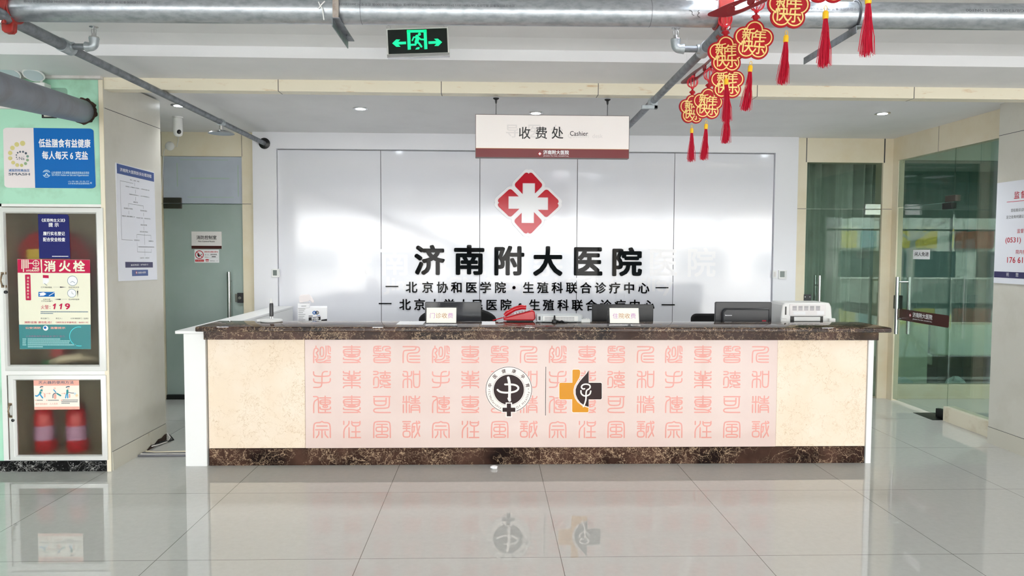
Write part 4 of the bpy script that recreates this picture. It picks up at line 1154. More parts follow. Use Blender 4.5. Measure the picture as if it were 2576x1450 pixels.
def exit_sign():
    Y = 4.08
    p00 = on_y(974, 144, Y); p10 = on_y(1131, 139, Y); p01 = on_y(970, 72, Y)
    ux = (p10 - p00); w = ux.length; ux.normalize(); uz = Vector((-ux.z, 0, ux.x)); h = (p01 - p00).dot(uz)
    f = Frame(p00, ux, uz, ux.cross(uz))
    t = thing('exit_sign', 'lit green running man exit sign in a silver frame hanging under the ceiling', 'exit sign', p00 + ux * w / 2)
    MB().prism(f, round_rect(0, 0, w, h, .006), -.03, 0).build('frame', M_alu, t, bevel=.003)
    MB().slab(f, 0, -.004, w, .014, -.032, .003).build('bottom_rail', M_steel, t, bevel=.002)
    MB().slab(f, .009, .016, w - .009, h - .008, .0002, .001).build('face', M_exitface, t, smooth=0)
    def S(x, y): return f.uv(780 + x / 6.133, y / 6.133)
    b = MB()
    b.flat(f, [S(x, y) for x, y in ((1268, 670), (1330, 610), (1392, 612), (1358, 648), (1480, 643), (1482, 683), (1360, 688), (1398, 722), (1332, 724))], .0016)
    b.flat(f, [S(x, y) for x, y in ((2038, 652), (1972, 598), (1912, 600), (1950, 635), (1826, 640), (1828, 680), (1950, 675), (1918, 710), (1982, 710))], .0016)
    for q in (((1494, 466), (1796, 460), (1798, 500), (1496, 506)), ((1494, 466), (1545, 465), (1556, 765), (1508, 770)), ((1750, 461), (1796, 460), (1810, 758), (1764, 762))):
        b.flat(f, [S(x, y) for x, y in q], .0016)
    u, v = S(1688, 530); b.disc(f, u, v, .0082, .0019, 0, 20)
    k = .0022 / 6.0
    for st, w_ in (([(1650, 565), (1655, 610), (1640, 650)], 56), ([(1640, 575), (1600, 575), (1578, 625)], 22), ([(1670, 575), (1710, 610), (1760, 612)], 24), ([(1640, 650), (1625, 690), (1560, 694)], 30), ([(1650, 640), (1690, 680), (1718, 720)], 30)):
        b.stroke(f, [S(x, y) for x, y in st], w_ * abs(S(100, 0)[0] - S(0, 0)[0]) / 100, .0017)
    b.flat(f, [S(x, y) for x, y in ((1625, 765), (1640, 740), (1670, 728), (1695, 735), (1680, 762))], .0017)
    b.build('pictogram', M_exitgreen, t, smooth=0)
    for uu in (.013, w - .016):
        q = f.p(uu, h + .010, -.015)
        MB().tube([q + Vector((.010 * math.cos(a), 0, .010 * math.sin(a))) for a in [2 * math.pi * i / 16 for i in range(17)]], .0013, 6, caps=False).build('hook', M_steel, t)
        MB().cyl(q + Vector((0, 0, .009)), (q.x, q.y, ZF), .0012, 6).build('hanging_wire', M_steel, t)
exit_sign()

# ================================================================== PIPES
PYY, PR = 3.45, .0605
def pz_at(x): return 2.6285 + (x + 2.23) * (2.655 - 2.6285) / 4.8
mp = thing('main_pipe', 'thick galvanised sprinkler main pipe running across under the ceiling', 'pipe', (0, PYY, 2.64))
xe0, xe1 = -6, 7
b = MB().tube([(x, PYY, pz_at(x)) for x in (xe0, -3, 0, 3, xe1)], PR, 40)
b.build('pipe', M_galv, mp)
b = MB()
def on_pipe(mb, txt, px0, px1, a0, a1, m=0, bold=.01):
    """print wrapped on the pipe, upside down as it was hung"""
    xa, xb = on_y(px0, 25, PYY - PR).x, on_y(px1, 25, PYY - PR).x
    vs, fs = glyphs(txt, 0); xs = [p[0] for p in vs]; ys = [p[1] for p in vs]
    q = []
    for x, y in vs:
        t = 1 - (x - min(xs)) / (max(xs) - min(xs)); s_ = 1 - (y - min(ys)) / (max(ys) - min(ys))
        X = xa + (xb - xa) * t; a = math.radians(a0 + (a1 - a0) * s_); R_ = PR + .0006
        q.append((X, PYY - R_ * math.cos(a), pz_at(X) + R_ * math.sin(a)))
    mb.add(q, fs, m)
TX = '京华日钢控股集团 唐山京华 GB/T3091-2015 DN100X6000MM 中国制造企业500强'
on_pipe(b, TX, 1015, 1295, 3, 15); on_pipe(b, '中国制造企业500强 京华专利 20031251201', 850, 1010, 3, 15)
on_pipe(b, TX, 60, 370, 3, 15); on_pipe(b, TX, 1840, 2165, 3, 15); on_pipe(b, 'GB/T3091-2015 DN100', 2430, 2576, 3, 15)
b.build('printed_marks', M_greyink, mp, smooth=0)
b = MB()
for st in ([(1733, 27), (1739, 27), (1742, 31), (1741, 36), (1747, 38)], [(1759, 26), (1755, 29), (1758, 32), (1761, 32), (1756, 35), (1756, 40), (1762, 42)]):
    pts = []
    for x, y in chaikin(st, 1):
        q = on_y(x, y, PYY - PR); dz = max(-.99, min(.99, (q.z - pz_at(q.x)) / PR))
        pts.append((q.x, PYY - (PR + .001) * math.sqrt(1 - dz * dz), q.z))
    b.tube(pts, .0012, 5)
b.build('handwritten_mark', M_ink, mp)
for px in (911, 1634):
    x = on_y(px, 40, PYY).x
    MB().tube([(x - .0012, PYY, pz_at(x)), (x + .0012, PYY, pz_at(x))], PR + .0006, 40).build('joint_line', M_greyink, mp)
def hanger(px, side, lab):
    x = on_y(px, 40, PYY - PR).x
    t = thing('pipe_hanger', lab, 'pipe hanger', (x, PYY, 2.79))
    z = pz_at(x) - PR
    if side:
        MB().box(x - .014, x + .013, PYY - PR - .016, PYY - PR - .006, z + .004, 2.79).build('strap', mottled('rusty_steel_strap', (176, 166, 158), (140, 124, 112), 20, .5, metal=.4), t, bevel=.001)
    else:
        pts = [(x, PYY + (PR + .0055) * math.cos(a), pz_at(x) + (PR + .0055) * math.sin(a)) for a in [2 * math.pi * i / 40 for i in range(41)]]
        MB().tube(pts, .0045, 8, caps=False).build('ring', M_dark, t)
        MB().cyl((x, PYY, z + 2 * PR), (x, PYY, 2.79), .005, 8).build('rod', M_steel, t)
    return t, x, z
t, x, z = hanger(846, True, 'flat steel hanger with an angle iron under the main pipe left of the exit sign')
b = MB().box(x - .010, x + .022, PYY - .10, PYY + .26, z - .005, z - .001).box(x - .012, x - .008, PYY - .10, PYY + .26, z - .04, z - .001)
b.cyl((x + .008, PYY + .16, z - .02), (x + .008, PYY + .16, z + .008), .004, 8).cyl((x + .008, PYY + .16, z - .009), (x + .008, PYY + .16, z - .005), .009, 6)
b.build('angle_iron', M_galvdull, t, smooth=0)
t, x, z = hanger(2165, False, 'dark ring hanger with an angle iron under the main pipe near the hanging tassels')
b = MB().box(x - .014, x - .010, PYY - .05, PYY + .52, z - .036, z - .001).box(x - .012, x + .020, PYY - .05, PYY + .52, z - .005, z - .001)
b.build('angle_iron', M_galvdull, t, smooth=0)
p = on_y(808, 22, PYY - PR - .004)
tag(MB().tube([(p.x - .012, PYY - PR - .004, p.z + .03), (p.x - .004, PYY - PR - .006, p.z + .012), (p.x + .006, PYY - PR - .006, p.z + .0), (p.x + .012, PYY - PR - .004, p.z - .05)], .0028, 6).tube([(p.x - .012, PYY - PR - .004, p.z + .0), (p.x, PYY - PR - .006, p.z + .016), (p.x + .016, PYY - PR - .004, p.z + .034)], .0028, 6).build('cable_tie', M_plastic), 'white plastic cable tie hanging on the main pipe beside the flat hanger', 'cable tie')

def sprinkler_upright(t, c, d, L):
    """short arm from the tee at c along d, elbow up, upright head"""
    c = Vector(c); d = Vector(d)
    MB().cyl(c + d * .03, c + d * (L - .02), .0165, 16).build('arm', M_galvdull, t)
    MB().cyl(c + d * .012, c + d * .042, .024, 16).build('socket', M_fitting, t)
    e = c + d * L
    pts = [e - d * .042, e - d * .022] + [e + d * (.022 * math.sin(a) - .022) + Vector((0, 0, .022 * (1 - math.cos(a)))) for a in [math.pi / 2 * i / 6 for i in range(7)]] + [e + Vector((0, 0, .045))]
    MB().tube(pts, [.026] + [.0225] * (len(pts) - 2) + [.026], 18).build('elbow', M_fitting, t)
    h = MB().lathe(e + Vector((0, 0, .045)), [(.024, 0), (.024, .006), (.012, .010), (.012, .022)], 18)
    for s_ in (-1, 1): h.tube([e + Vector((s_ * .010, 0, .065)), e + Vector((s_ * .012, 0, .085)), e + Vector((s_ * .004, 0, .100))], .0025, 6)
    h.cyl(e + Vector((0, 0, .066)), e + Vector((0, 0, .098)), .003, 8)
    h.lathe(e + Vector((0, 0, .099)), [(.004, 0), (.022, .002), (.022, .004), (.004, .006)], 18)
    h.build('sprinkler_head', M_steel, t)
def clamp(t, x, zc, sx):
    """red mechanical tee bolted round the main pipe"""
    b = MB()
    pts = [(x, PYY + (PR + .012) * math.cos(a), pz_at(x) + (PR + .012) * math.sin(a)) for a in [2 * math.pi * i / 32 for i in range(33)]]
    vs = []
    for p_ in pts[:-1]:
        for dx in (-.030, .030):
            vs.append((x + dx, p_[1], p_[2]))
    for p_ in pts[:-1]:
        q = Vector((0, p_[1] - PYY, p_[2] - pz_at(x))).normalized() * (PR + .0005)
        for dx in (-.030, .030): vs.append((x + dx, PYY + q.y, pz_at(x) + q.z))
    n = 32; fs = []
    for i in range(n):
        j = (i + 1) % n
        fs += [(2 * i, 2 * i + 1, 2 * j + 1, 2 * j), (2 * n + 2 * i, 2 * n + 2 * j, 2 * n + 2 * j + 1, 2 * n + 2 * i + 1), (2 * i, 2 * j, 2 * n + 2 * j, 2 * n + 2 * i), (2 * i + 1, 2 * n + 2 * i + 1, 2 * n + 2 * j + 1, 2 * j + 1)]
    b.add(vs, fs)
    for sg in (-1, 1):
        zc2 = pz_at(x) + sg * (PR + .028)
        f = Frame((x, PYY - .004, zc2), (1, 0, 0), (0, 0, 1), (0, -1, 0))
        b.prism(f, [(-.028, -.03), (.028, -.03), (.024, .02), (.012, .03), (-.012, .03), (-.024, .02)] if sg > 0 else [(-.028, .03), (.028, .03), (.024, -.02), (.012, -.03), (-.012, -.03), (-.024, -.02)], .004, .022)
        b.prism(f, [(-.028, -.03), (.028, -.03), (.024, .02), (.012, .03), (-.012, .03), (-.024, .02)] if sg > 0 else [(-.028, .03), (.028, .03), (.024, -.02), (.012, -.03), (-.012, -.03), (-.024, -.02)], -.014, .002)
    # front saddle rib tapering down to the bolt
    f = Frame((x, PYY - PR - .010, pz_at(x)), (1, 0, 0), (0, 0, 1), (0, -1, 0))
    b.prism(f, [(-.036, .05), (.036, .05), (.030, 0), (.018, -.05), (.022, -.09), (-.020, -.095), (-.024, -.05), (-.034, 0)], -.012, .006)
    c_ = b.build('red_clamp', M_redpaint, t, bevel=.003)
    MB().lathe((x, PYY - PR - .012, pz_at(x) - .082), [(.014, 0), (.014, .010), (.009, .012), (.009, .018)], 6, axis='Y').build('bolt', M_steel, c_, smooth=0)
def branch(lab, x0, x1, y1, zc, z1, wide_to, y0=2.2):
    t = thing('sprinkler_branch_pipe', lab, 'pipe', (x0, PYY, zc))
    d = (Vector((x1, y1, z1)) - Vector((x0, PYY, zc))).normalized()
    A = Vector((x0, PYY, zc)); at = lambda Y: A + d * ((Y - PYY) / d.y)
    MB().tube([at(y0), at(wide_to)], .0295, 20).build('wide_pipe', M_galvdull, t)
    MB().tube([at(wide_to - .01), at(y1)], .0225, 20).build('narrow_pipe', M_galvdull, t)
    MB().tube([at(wide_to - .045), at(wide_to + .05)], .034, 20).build('tee', M_fitting, t)
    return t, at
tb, at = branch('grey sprinkler branch pipe slanting back to the white wall on the left', -2.19, -2.262, 7.452, 2.576, 2.603, 3.90)
clamp(tb, at(PYY).x, 2.618, 1)
sprinkler_upright(tb, at(3.90), (1, 0, 0), .145)
c = at(6.2)
MB().tube([at(6.17), at(6.23)], .029, 18).build('tee', M_fitting, tb)
b = MB().cyl(c, c + Vector((0, 0, -.06)), .016, 14).lathe(c + Vector((0, 0, -.095)), [(.105, 0), (.10, .008), (.06, .022), (.018, .032), (.018, .045)], 28)
b.build('sprinkler_shield', M_steel, tb)
MB().lathe(at(7.45) + Vector((0, -.0005, 0)), [(.055, 0), (.055, .012), (.03, .022), (.024, .024)], 22, axis='Y').build('wall_flange', M_black, tb)
tb, at = branch('grey sprinkler branch pipe slanting back behind the cashier sign on the right', 1.085, 1.115, 7.45, 2.562, 2.515, 3.72, 3.40)
clamp(tb, at(PYY).x, 2.64, -1)
sprinkler_upright(tb, at(3.72), (-1, 0, 0), .15)
MB().tube([at(4.90), at(4.97)], .029, 18).build('tee', M_fitting, tb)
c = at(4.935)
MB().box(c.x - .075, c.x + .03, c.y - .012, c.y + .012, c.z - .05, c.z - .026).box(c.x + .006, c.x + .03, c.y - .012, c.y + .012, c.z - .05, c.z).build('bracket', M_fitting, tb, bevel=.002)
c = at(6.6)
MB().cyl(c, c + Vector((0, 0, -.06)), .016, 14).lathe(c + Vector((0, 0, -.095)), [(.105, 0), (.10, .008), (.06, .022), (.018, .032), (.018, .045)], 28).build('sprinkler_shield', M_steel, tb)

# grey plastic pipe into the green wall
gp0, gp1 = on_y(0, 224, 3.5), on_y(206, 280, YP)
d = (gp1 - gp0).normalized()
t = thing('drain_pipe', 'thick grey plastic pipe entering the green wall through a broken hole', 'pipe', tuple(gp1))
MB().tube([gp0 - d * 6.5, gp1 + d * .06], .077, 32).build('pipe', M_pvc, t)
rnd = random.Random(4)
o_, i_ = [], []
fyp = front(YP)
for k in range(40):
    a = 2 * math.pi * k / 40
    o_.append((gp1.x + .010 + (.092 + rnd.uniform(-.007, .009)) * math.cos(a), gp1.z - .0 + (.088 + rnd.uniform(-.006, .008)) * math.sin(a)))
tag(MB().flat(fyp, o_, .0012).build('broken_wall_hole', M_rust, smooth=0), 'ragged brown hole in the green wall around the grey pipe', 'hole')

# ================================================================== DOWNLIGHTS
def downlight(x, y, z, label, group='recessed ceiling downlights', power=18):
    t = thing('downlight', label, 'downlight', (x, y, z), group)
    MB().lathe((x, y, z - .006), [(.048, 0), (.062, .001), (.064, .006), (.048, .006)], 28).build('trim_ring', M_steel, t)
    MB().lathe((x, y, z - .010), [(.02, 0), (.04, .003), (.047, .010)], 24).build('lamp', M_lamp, t)
    ld = bpy.data.lights.new('downlight_beam', 'SPOT'); ld.energy = power; ld.spot_size = math.radians(130); ld.spot_blend = .8; ld.shadow_soft_size = .05; ld.color = (.95, .98, 1)
    lo = bpy.data.objects.new('downlight_beam', ld); lo.location = (0, 0, -.03); COL.objects.link(lo); lo.parent = t
for px, py, lab in ((450, 265, 'round recessed downlight above the corridor by the left sprinkler pipe'), (907, 273, 'round recessed downlight left of the cashier sign'), (1348, 284, 'round recessed downlight just above the cashier sign'), (2220, 285, 'round recessed downlight above the right back door')):
    p = on_z(px, py, ZC); downlight(p.x, p.y, ZC, lab)
for i in range(5): downlight(-1.7 + i * 1.13, .35, ZF, 'recessed downlight in the front hall ceiling above the viewer', 'downlights of the front hall ceiling', 12)
for i in range(3): downlight(-1.8 + i * 2.2, -.9, ZF, 'recessed downlight in the front hall ceiling above the viewer', 'downlights of the front hall ceiling', 12)
downlight(5.2, 6.6, ZC, 'recessed downlight in the ceiling of the glazed side room', 'downlights of the side room', 50)
for x in (4.0, 5.6): downlight(x, 9.0, ZC, 'recessed downlight in the ceiling of the dim room behind the partition', 'downlights of the dim back room', 20)

# square panel lamps just in front of the pipe
for x0, x1 in ((.96, 1.27), (1.55, 1.71)):
    t = thing('ceiling_panel_light', 'lit square ceiling lamp panel above the main pipe', 'ceiling light', ((x0 + x1) / 2, 3.3, ZF), 'square ceiling lamp panels')
    MB().box(x0, x1, 3.1, 3.72, ZF - .012, ZF - .0005).build('housing', M_alu, t, bevel=.002)
    MB().box(x0 + .01, x1 - .01, 3.11, 3.71, ZF - .0135, ZF - .0122).build('diffuser', M_panel_lamp, t, smooth=0)

p = on_z(1457, 71, ZF)
tag(MB().lathe((p.x, 3.98, ZF - .03), [(.03, 0), (.075, .006), (.085, .029)], 28).build('smoke_detector', mat('cream_plastic', (226, 222, 208), .5)), 'round cream smoke detector on the ceiling right of the exit sign', 'smoke detector')

# security camera and junction box over the left door
CY = 6.66
p = on_y(448, 333, CY); pb = on_y(448, 344, CY)
t = thing('security_camera', 'white dome security camera hanging from the ceiling above the left door', 'security camera', (p.x, CY, ZC))
MB().lathe((p.x, CY, ZC - .016), [(.034, 0), (.044, .005), (.045, .0155)], 24).build('mount', M_plastic, t)
MB().lathe((p.x, CY, pb.z), [(.004, 0), (.022, .003), (.034, .014), (.040, .034), (.041, .06), (.038, ZC - .015 - pb.z)], 28).build('body', M_plastic, t)
MB().lathe((p.x + .018, CY - .030, p.z), [(.021, -.004), (.020, .004), (.014, .009), (.004, .011)], 20, axis='Y').build('lens', M_black, t)
p = on_y(428, 368, YB)
t = thing('junction_box', 'small round white cable box on the cream header under the security camera', 'junction box', tuple(p))
MB().lathe((p.x, YB - .0005, p.z), [(.045, 0), (.045, .012), (.03, .026), (.004, .03)], 24, axis='Y').build('cover', M_plastic, t)
b = MB().tube([(p.x + .03, YB - .012, p.z + .0), (p.x + .07, YB - .006, p.z - .005), (p.x + .085, YB - .006, p.z + .06), (p.x + .08, YB - .006, ZC)], .003, 6)
q = on_y(402, 520, YB); q2 = on_y(394, 640, YB)
b.tube([(p.x - .03, YB - .008, p.z), (p.x - .06, YB - .006, p.z - .05), (q.x + .03, YB - .005, q.z + .25), (q.x, YB - .005, q.z), (q2.x, YB - .005, q2.z)], .003, 6)
b.build('cable', M_plastic, t)

# ================================================================== LEFT: GREEN WALL AND HOSE CABINET
fy = front(YP)
def quad_poly(fr, pxs, poly01):
    """poly in 0..1 (right, down) mapped on the four pixel corners TL TR BR BL"""
    (ax, ay), (bx, by), (cx, cy), (dx, dy) = pxs
    out = []
    for s_, t_ in poly01:
        x = (ax * (1 - s_) + bx * s_) * (1 - t_) + (dx * (1 - s_) + cx * s_) * t_
        y = (ay * (1 - s_) + by * s_) * (1 - t_) + (dy * (1 - s_) + cy * s_) * t_
        out.append(fr.uv(x, y))
    return out
# low salt poster
bp = thing('wall_poster', 'white and blue low salt diet poster on the green wall', 'poster', tuple(fy.p(*fy.uv(125, 473))))
q = ((8.5, 321.5), (236, 324), (242, 474.5), (12, 472.5))
rr = round_rect(0, 0, 1, 1, .05)
rr = [(x if .1 < x < .9 else x, y) for x, y in rr]
ring_ = quad_poly(fy, q, rr)
MB().prism(fy, ring_, .0002, .004).build('board', M_pinkpaper, bp, smooth=0)
b = MB()
right = [p_ for p_ in rr if p_[0] > .5]
b.flat(fy, quad_poly(fy, q, [(.337, 0)] + [p_ for p_ in rr if p_[0] > .5 and p_[1] < .5] + [p_ for p_ in rr if p_[0] > .5 and p_[1] >= .5] + [(.337, 1)]), .0045, 0)
b.build('blue_field', M_blue, bp, smooth=0)
def Q(x, y): return (x / 8.788, 315 + y / 8.788)
b = MB()
def T(txt, x0, y0, x1, y1, m, bold=.012, w=.005):
    a = Q(x0, y0); c = Q(x1, y1); b.px_text(fy, txt, a[0], a[1], c[0], c[1], w=w, m=m, bold=bold)
T('低盐膳食有益健康', 868, 315, 2004, 490, 0, .02); T('每人每天 6 克盐', 945, 585, 1948, 757, 0, .02)
T('山东省政府·卫生部联合减盐防控高血压项目', 1150, 1030, 1975, 1080, 1, .01); T('SD-MOH Action on Salt and Hypertension', 1155, 1092, 1968, 1135, 1, .01)
T('山东省卫生厅', 1520, 1232, 1985, 1262, 1, .0); T('山东省食品药品监督管理局', 1520, 1278, 1985, 1310, 1, .01); T('宣', 2000, 1258, 2040, 1300, 1, .01)
T('减盐防控高血压', 203, 975, 660, 1030, 2, .02); T('SMASH', 203, 1062, 668, 1110, 3, .02); T('Na', 430, 705, 552, 772, 3, -.006); T('+', 528, 685, 545, 700, 3)
for x, y, r, m in ((510, 405, 55, 4), (382, 430, 50, 4), (287, 507, 48, 4), (236, 618, 46, 4), (236, 735, 44, 4), (300, 830, 40, 4), (390, 885, 40, 4), (488, 892, 35, 6), (575, 852, 33, 7), (618, 775, 31, 7), (620, 692, 29, 8), (582, 625, 25, 3), (520, 592, 22, 3), (455, 592, 21, 3), (402, 614, 18, 3), (373, 663, 15, 3), (375, 714, 13, 3), (392, 755, 10, 3)):
    u, v = fy.uv(*Q(x, y)); b.disc(fy, u, v, r / 8.788 / FPX * YP, .005, m, 20)
u, v = fy.uv(*Q(1038, 1075)); r = 82 / 8.788 / FPX * YP
b.circ_ring(fy, u, v, r, r * .86, .005, 1, 24, 20, 160); b.circ_ring(fy, u, v, r, r * .86, .005, 1, 24, 200, 340)
b.flat(fy, [(u - r * .7, v - r * .55), (u + r * .7, v - r * .55), (u, v + r * .3)], .005, 1); b.flat(fy, [(u - r * .3, v - r * .45), (u + r * .3, v - r * .45), (u, v - r * .0)], .0055, 5)
b.stroke(fy, [(u - r * .5, v + r * .5), (u, v + r * .7), (u + r * .5, v + r * .4)], r * .16, .005, 1)
b.build('print', [M_paper, mat('pale_blue_print', (196, 226, 240), .4), mat('mid_blue_print', (58, 110, 170), .4), M_slate, M_khaki, M_blue, mat('olive_print', (196, 190, 116), .4), M_sage, mat('grey_green_print', (124, 152, 138), .4)], bp, smooth=0)

# hose cabinet
cz0, cz1 = CZ0, CZ1
def ZY(y, Y=YP): return front(Y).uv(140, y)[1]
def XX(x, Y=YP): return front(Y).uv(x, 800)[0]
cab = thing('fire_hose_cabinet', 'built in fire hose cabinet with two white framed hazy glass doors', 'cabinet', ((CX0 + CX1) / 2, YP, CZ0))
YD = YP - .012
zm0, zm1 = ZY(944), ZY(933)
b = MB()
b.box(CX0, XX(15), YD, YP + .03, CZ0, CZ1).box(XX(271), CX1 - .035, YD, YP + .03, CZ0, CZ1).box(CX0, CX1 - .035, YD, YP + .03, ZY(521), CZ1).box(XX(15), XX(271), YD, YP + .03, zm0, zm1).box(XX(15), XX(271), YD, YP + .03, CZ0, ZY(1156))
b.build('frame', M_alu, cab, bevel=.004)
b = MB().box(CX0 + .01, CX1 - .05, 5.44, 5.48, CZ0, CZ1).box(CX0 + .01, CX0 + .03, YP + .03, 5.44, CZ0, CZ1).box(CX1 - .07, CX1 - .05, YP + .03, 5.44, CZ0, CZ1)
b.box(CX0 + .03, CX1 - .07, YP + .03, 5.44, CZ0, CZ0 + .02).box(CX0 + .03, CX1 - .07, YP + .03, 5.44, zm0, zm1).box(CX0 + .03, CX1 - .07, YP + .03, 5.44, CZ1 - .02, CZ1)
b.build('lining', M_cavity, cab, smooth=0)
def cab_door(px0, px1, py0, py1, gx0, gx1, gy0, gy1, hy0, hy1, hx, ky):
    u0, u1, v1, v0 = XX(px0), XX(px1), ZY(py0), ZY(py1)
    a0, a1, b1, b0 = XX(gx0), XX(gx1), ZY(gy0), ZY(gy1)
    f = front(YD - .002)
    b = MB(); o4 = [(u0, v0), (u1, v0), (u1, v1), (u0, v1)]; i4 = [(a0, b0), (a1, b0), (a1, b1), (a0, b1)]
    m4 = [(o[0] * .25 + i[0] * .75, o[1] * .25 + i[1] * .75) for o, i in zip(o4, i4)]
    vs = [f.p(x, y, 0) for x, y in o4] + [f.p(x, y, .014) for x, y in o4] + [f.p(x, y, .022) for x, y in m4] + [f.p(x, y, .008) for x, y in i4] + [f.p(x, y, -.004) for x, y in i4]
    fs = [(l * 4 + i, l * 4 + (i + 1) % 4, l * 4 + 4 + (i + 1) % 4, l * 4 + 4 + i) for l in range(4) for i in range(4)]
    b.add(vs, fs)
    d = b.build('door', M_alu, cab, bevel=.0012)
    MB().box(a0 + .0005, a1 - .0005, YD - .004, YD - .001, b0 + .0005, b1 - .0005).build('pane', M_hazy, d, smooth=0)
    hu = XX(hx); h1, h0 = ZY(hy0), ZY(hy1)
    hb = MB().tube([f.p(hu, h0 + .012, .016), f.p(hu, h0 + .014, .036), f.p(hu - .002, (h0 + h1) / 2, .046), f.p(hu, h1 - .014, .036), f.p(hu, h1 - .012, .016)], .0055, 10)
    hb.slab(f, hu - .018, h0, hu + .018, h0 + .016, .013, .02).slab(f, hu - .018, h1 - .016, hu + .018, h1, .013, .02)
    hb.build('handle', mat('bronze_handle', (120, 104, 84), .35, .8), d, bevel=.001)
    u, v = XX(hx + 4), ZY(ky)
    MB().lathe(f.p(u, v, .012), [(.011, 0), (.011, .010), (.008, .012)], 16, axis='Y').build('lock', M_black, d)
cab_door(16, 270, 523, 932, 26, 251, 538, 917, 685, 724, 20, 735)
cab_door(22, 268, 943, 1156, 40, 253, 956, 1143, 1012, 1049, 29, 1055)
# what is kept in the cabinet
c = on_y(138, 672, 5.28)
hr = thing('hose_reel', 'red fire hose reel standing behind the hazy upper cabinet door', 'hose reel', (c.x, 5.28, zm1))
b = MB()
for k in range(6): b.lathe((c.x, 5.28, c.z), [(.05 + .036 * k, .05), (.068 + .036 * k, .068), (.086 + .036 * k, .05), (.068 + .036 * k, .032)], 40, axis='Y')
b.build('hose', M_exred, hr)
MB().lathe((c.x, 5.29, c.z), [(.06, -.05), (.27, -.04), (.27, .035), (.05, .04)], 40, axis='Y').build('drum', M_exred, hr)
a = on_y(66, 655, 5.18); c2_ = on_y(100, 628, 5.18)
MB().box(a.x, c2_.x, 5.19, 5.2, a.z, c2_.z).build('tag', M_shopyellow, hr)
MB().box(c.x - .04, c.x + .04, 5.28, 5.36, zm1, c.z).build('bracket', M_exred, hr)
p = on_y(165, 900, 5.2)
nz = thing('hose_nozzle', 'pale canvas hose with a green nozzle lying at the bottom of the upper compartment', 'hose', (p.x, 5.2, zm1))
MB().tube([(p.x - .1, 5.22, zm1 + .03), (p.x - .02, 5.17, zm1 + .06), (p.x + .1, 5.2, zm1 + .075), (p.x + .16, 5.3, zm1 + .05)], .03, 12).build('hose', M_cream, nz)
MB().tube([(p.x - .1, 5.22, zm1 + .03), (p.x - .16, 5.2, zm1 + .03)], [.028, .02], 12).build('nozzle', mat('green_plastic', (30, 140, 80), .4), nz)
def extinguisher(px, lab):
    x = XX(px, 5.22); z0 = CZ0 + .02
    t = thing('fire_extinguisher', lab, 'fire extinguisher', (x, 5.22, z0))
    MB().lathe((x, 5.22, z0), [(.068, 0), (.072, .008), (.072, .26), (.066, .29), (.045, .315), (.022, .325), (.02, .34)], 28).build('cylinder', M_exred, t)
    MB().lathe((x, 5.22, z0 + .09), [(.0726, 0), (.0726, .10)], 28).build('label_sleeve', mat('pale_violet_print', (196, 150, 190), .4), t)
    MB().lathe((x, 5.22, z0 + .34), [(.018, 0), (.018, .03), (.012, .04)], 14).box(x - .012, x + .012, 5.14, 5.24, z0 + .372, z0 + .384).build('valve', M_black, t)
    MB().tube([(x + .02, 5.22, z0 + .355), (x + .07, 5.2, z0 + .33), (x + .088, 5.19, z0 + .2), (x + .084, 5.19, z0 + .1)], .009, 10).build('hose', M_black, t)
extinguisher(108, 'red fire extinguisher on the left behind the lower cabinet door')
extinguisher(189, 'red fire extinguisher on the right behind the lower cabinet door')

# notices stuck on the cabinet glass
fcab = front(YD - .0062)
nt_ = thing('notice', 'dark blue notice sheet stuck to the upper cabinet glass', 'notice', tuple(fcab.p(*fcab.uv(136, 650))))
def N1(x, y): return (x / 3.536, 520 + y / 3.536)
b = MB().prism(fcab, px_poly(fcab, [N1(*p_) for p_ in ((338, 68), (600, 70), (614, 90), (626, 462), (350, 462))]), .0002, .0012, 0)
def T1(txt, x0, y0, x1, y1, m=1, bold=.02):
    a = N1(x0, y0); c = N1(x1, y1); b.px_text(fcab, txt, a[0], a[1], c[0], c[1], w=.0018, m=m, bold=bold)
T1('《反恐怖主义法》', 372, 108, 580, 136); T1('提 示', 433, 145, 523, 180); T1('履行实名登记', 386, 224, 577, 256); T1('配合安全检查', 386, 276, 580, 310)
a = fcab.uv(*N1(465, 446)); c = fcab.uv(*N1(610, 440)); dashes(b, fcab, a[0], a[1], c[0], c[1], .0018, 1, 6)
b.build('sheet', [M_navy, M_paper], nt_, smooth=0)

hp = thing('hydrant_poster', 'cream poster with a crimson fire hydrant heading on the upper cabinet glass', 'poster', tuple(fcab.p(*fcab.uv(137, 880))))
def N2(x, y): return (x / 5.8, 640 + y / 5.8)
def rect2(mb, f, x0, y0, x1, y1, w, m, N):
    mb.flat(f, px_poly(f, [N(x0, y0), N(x1, y0), N(x1, y1), N(x0, y1)]), w, m)
b = MB()
b.prism(fcab, px_poly(fcab, [N2(*p_) for p_ in ((254, 70), (1315, 80), (1328, 1385), (290, 1385))]), .0002, .0014, 0)
b.flat(fcab, px_poly(fcab, [N2(*p_) for p_ in ((256, 72), (1314, 82), (1320, 276), (260, 270))]), .0018, 1)
b.flat(fcab, px_poly(fcab, [N2(*p_) for p_ in ((277, 1027), (1324, 1027), (1328, 1384), (291, 1384))]), .0018, 2)
b.flat(fcab, px_poly(fcab, [N2(*p_) for p_ in ((594, 78), (613, 78), (620, 272), (604, 272))]), .0022, 0)
def T2(txt, x0, y0, x1, y1, m, bold=.015, w=.0023):
    a = N2(x0, y0); c = N2(x1, y1); b.px_text(fcab, txt, a[0], a[1], c[0], c[1], w=w, m=m, bold=bold)
for ch, (x0, x1) in zip('消火栓', ((652, 808), (868, 1028), (1075, 1235))): T2(ch, x0, 98, x1, 250, 0, .03)
T2('FIRE', 482, 192, 574, 220, 0, .03); T2('HYDRANT', 388, 228, 578, 252, 0, .03)
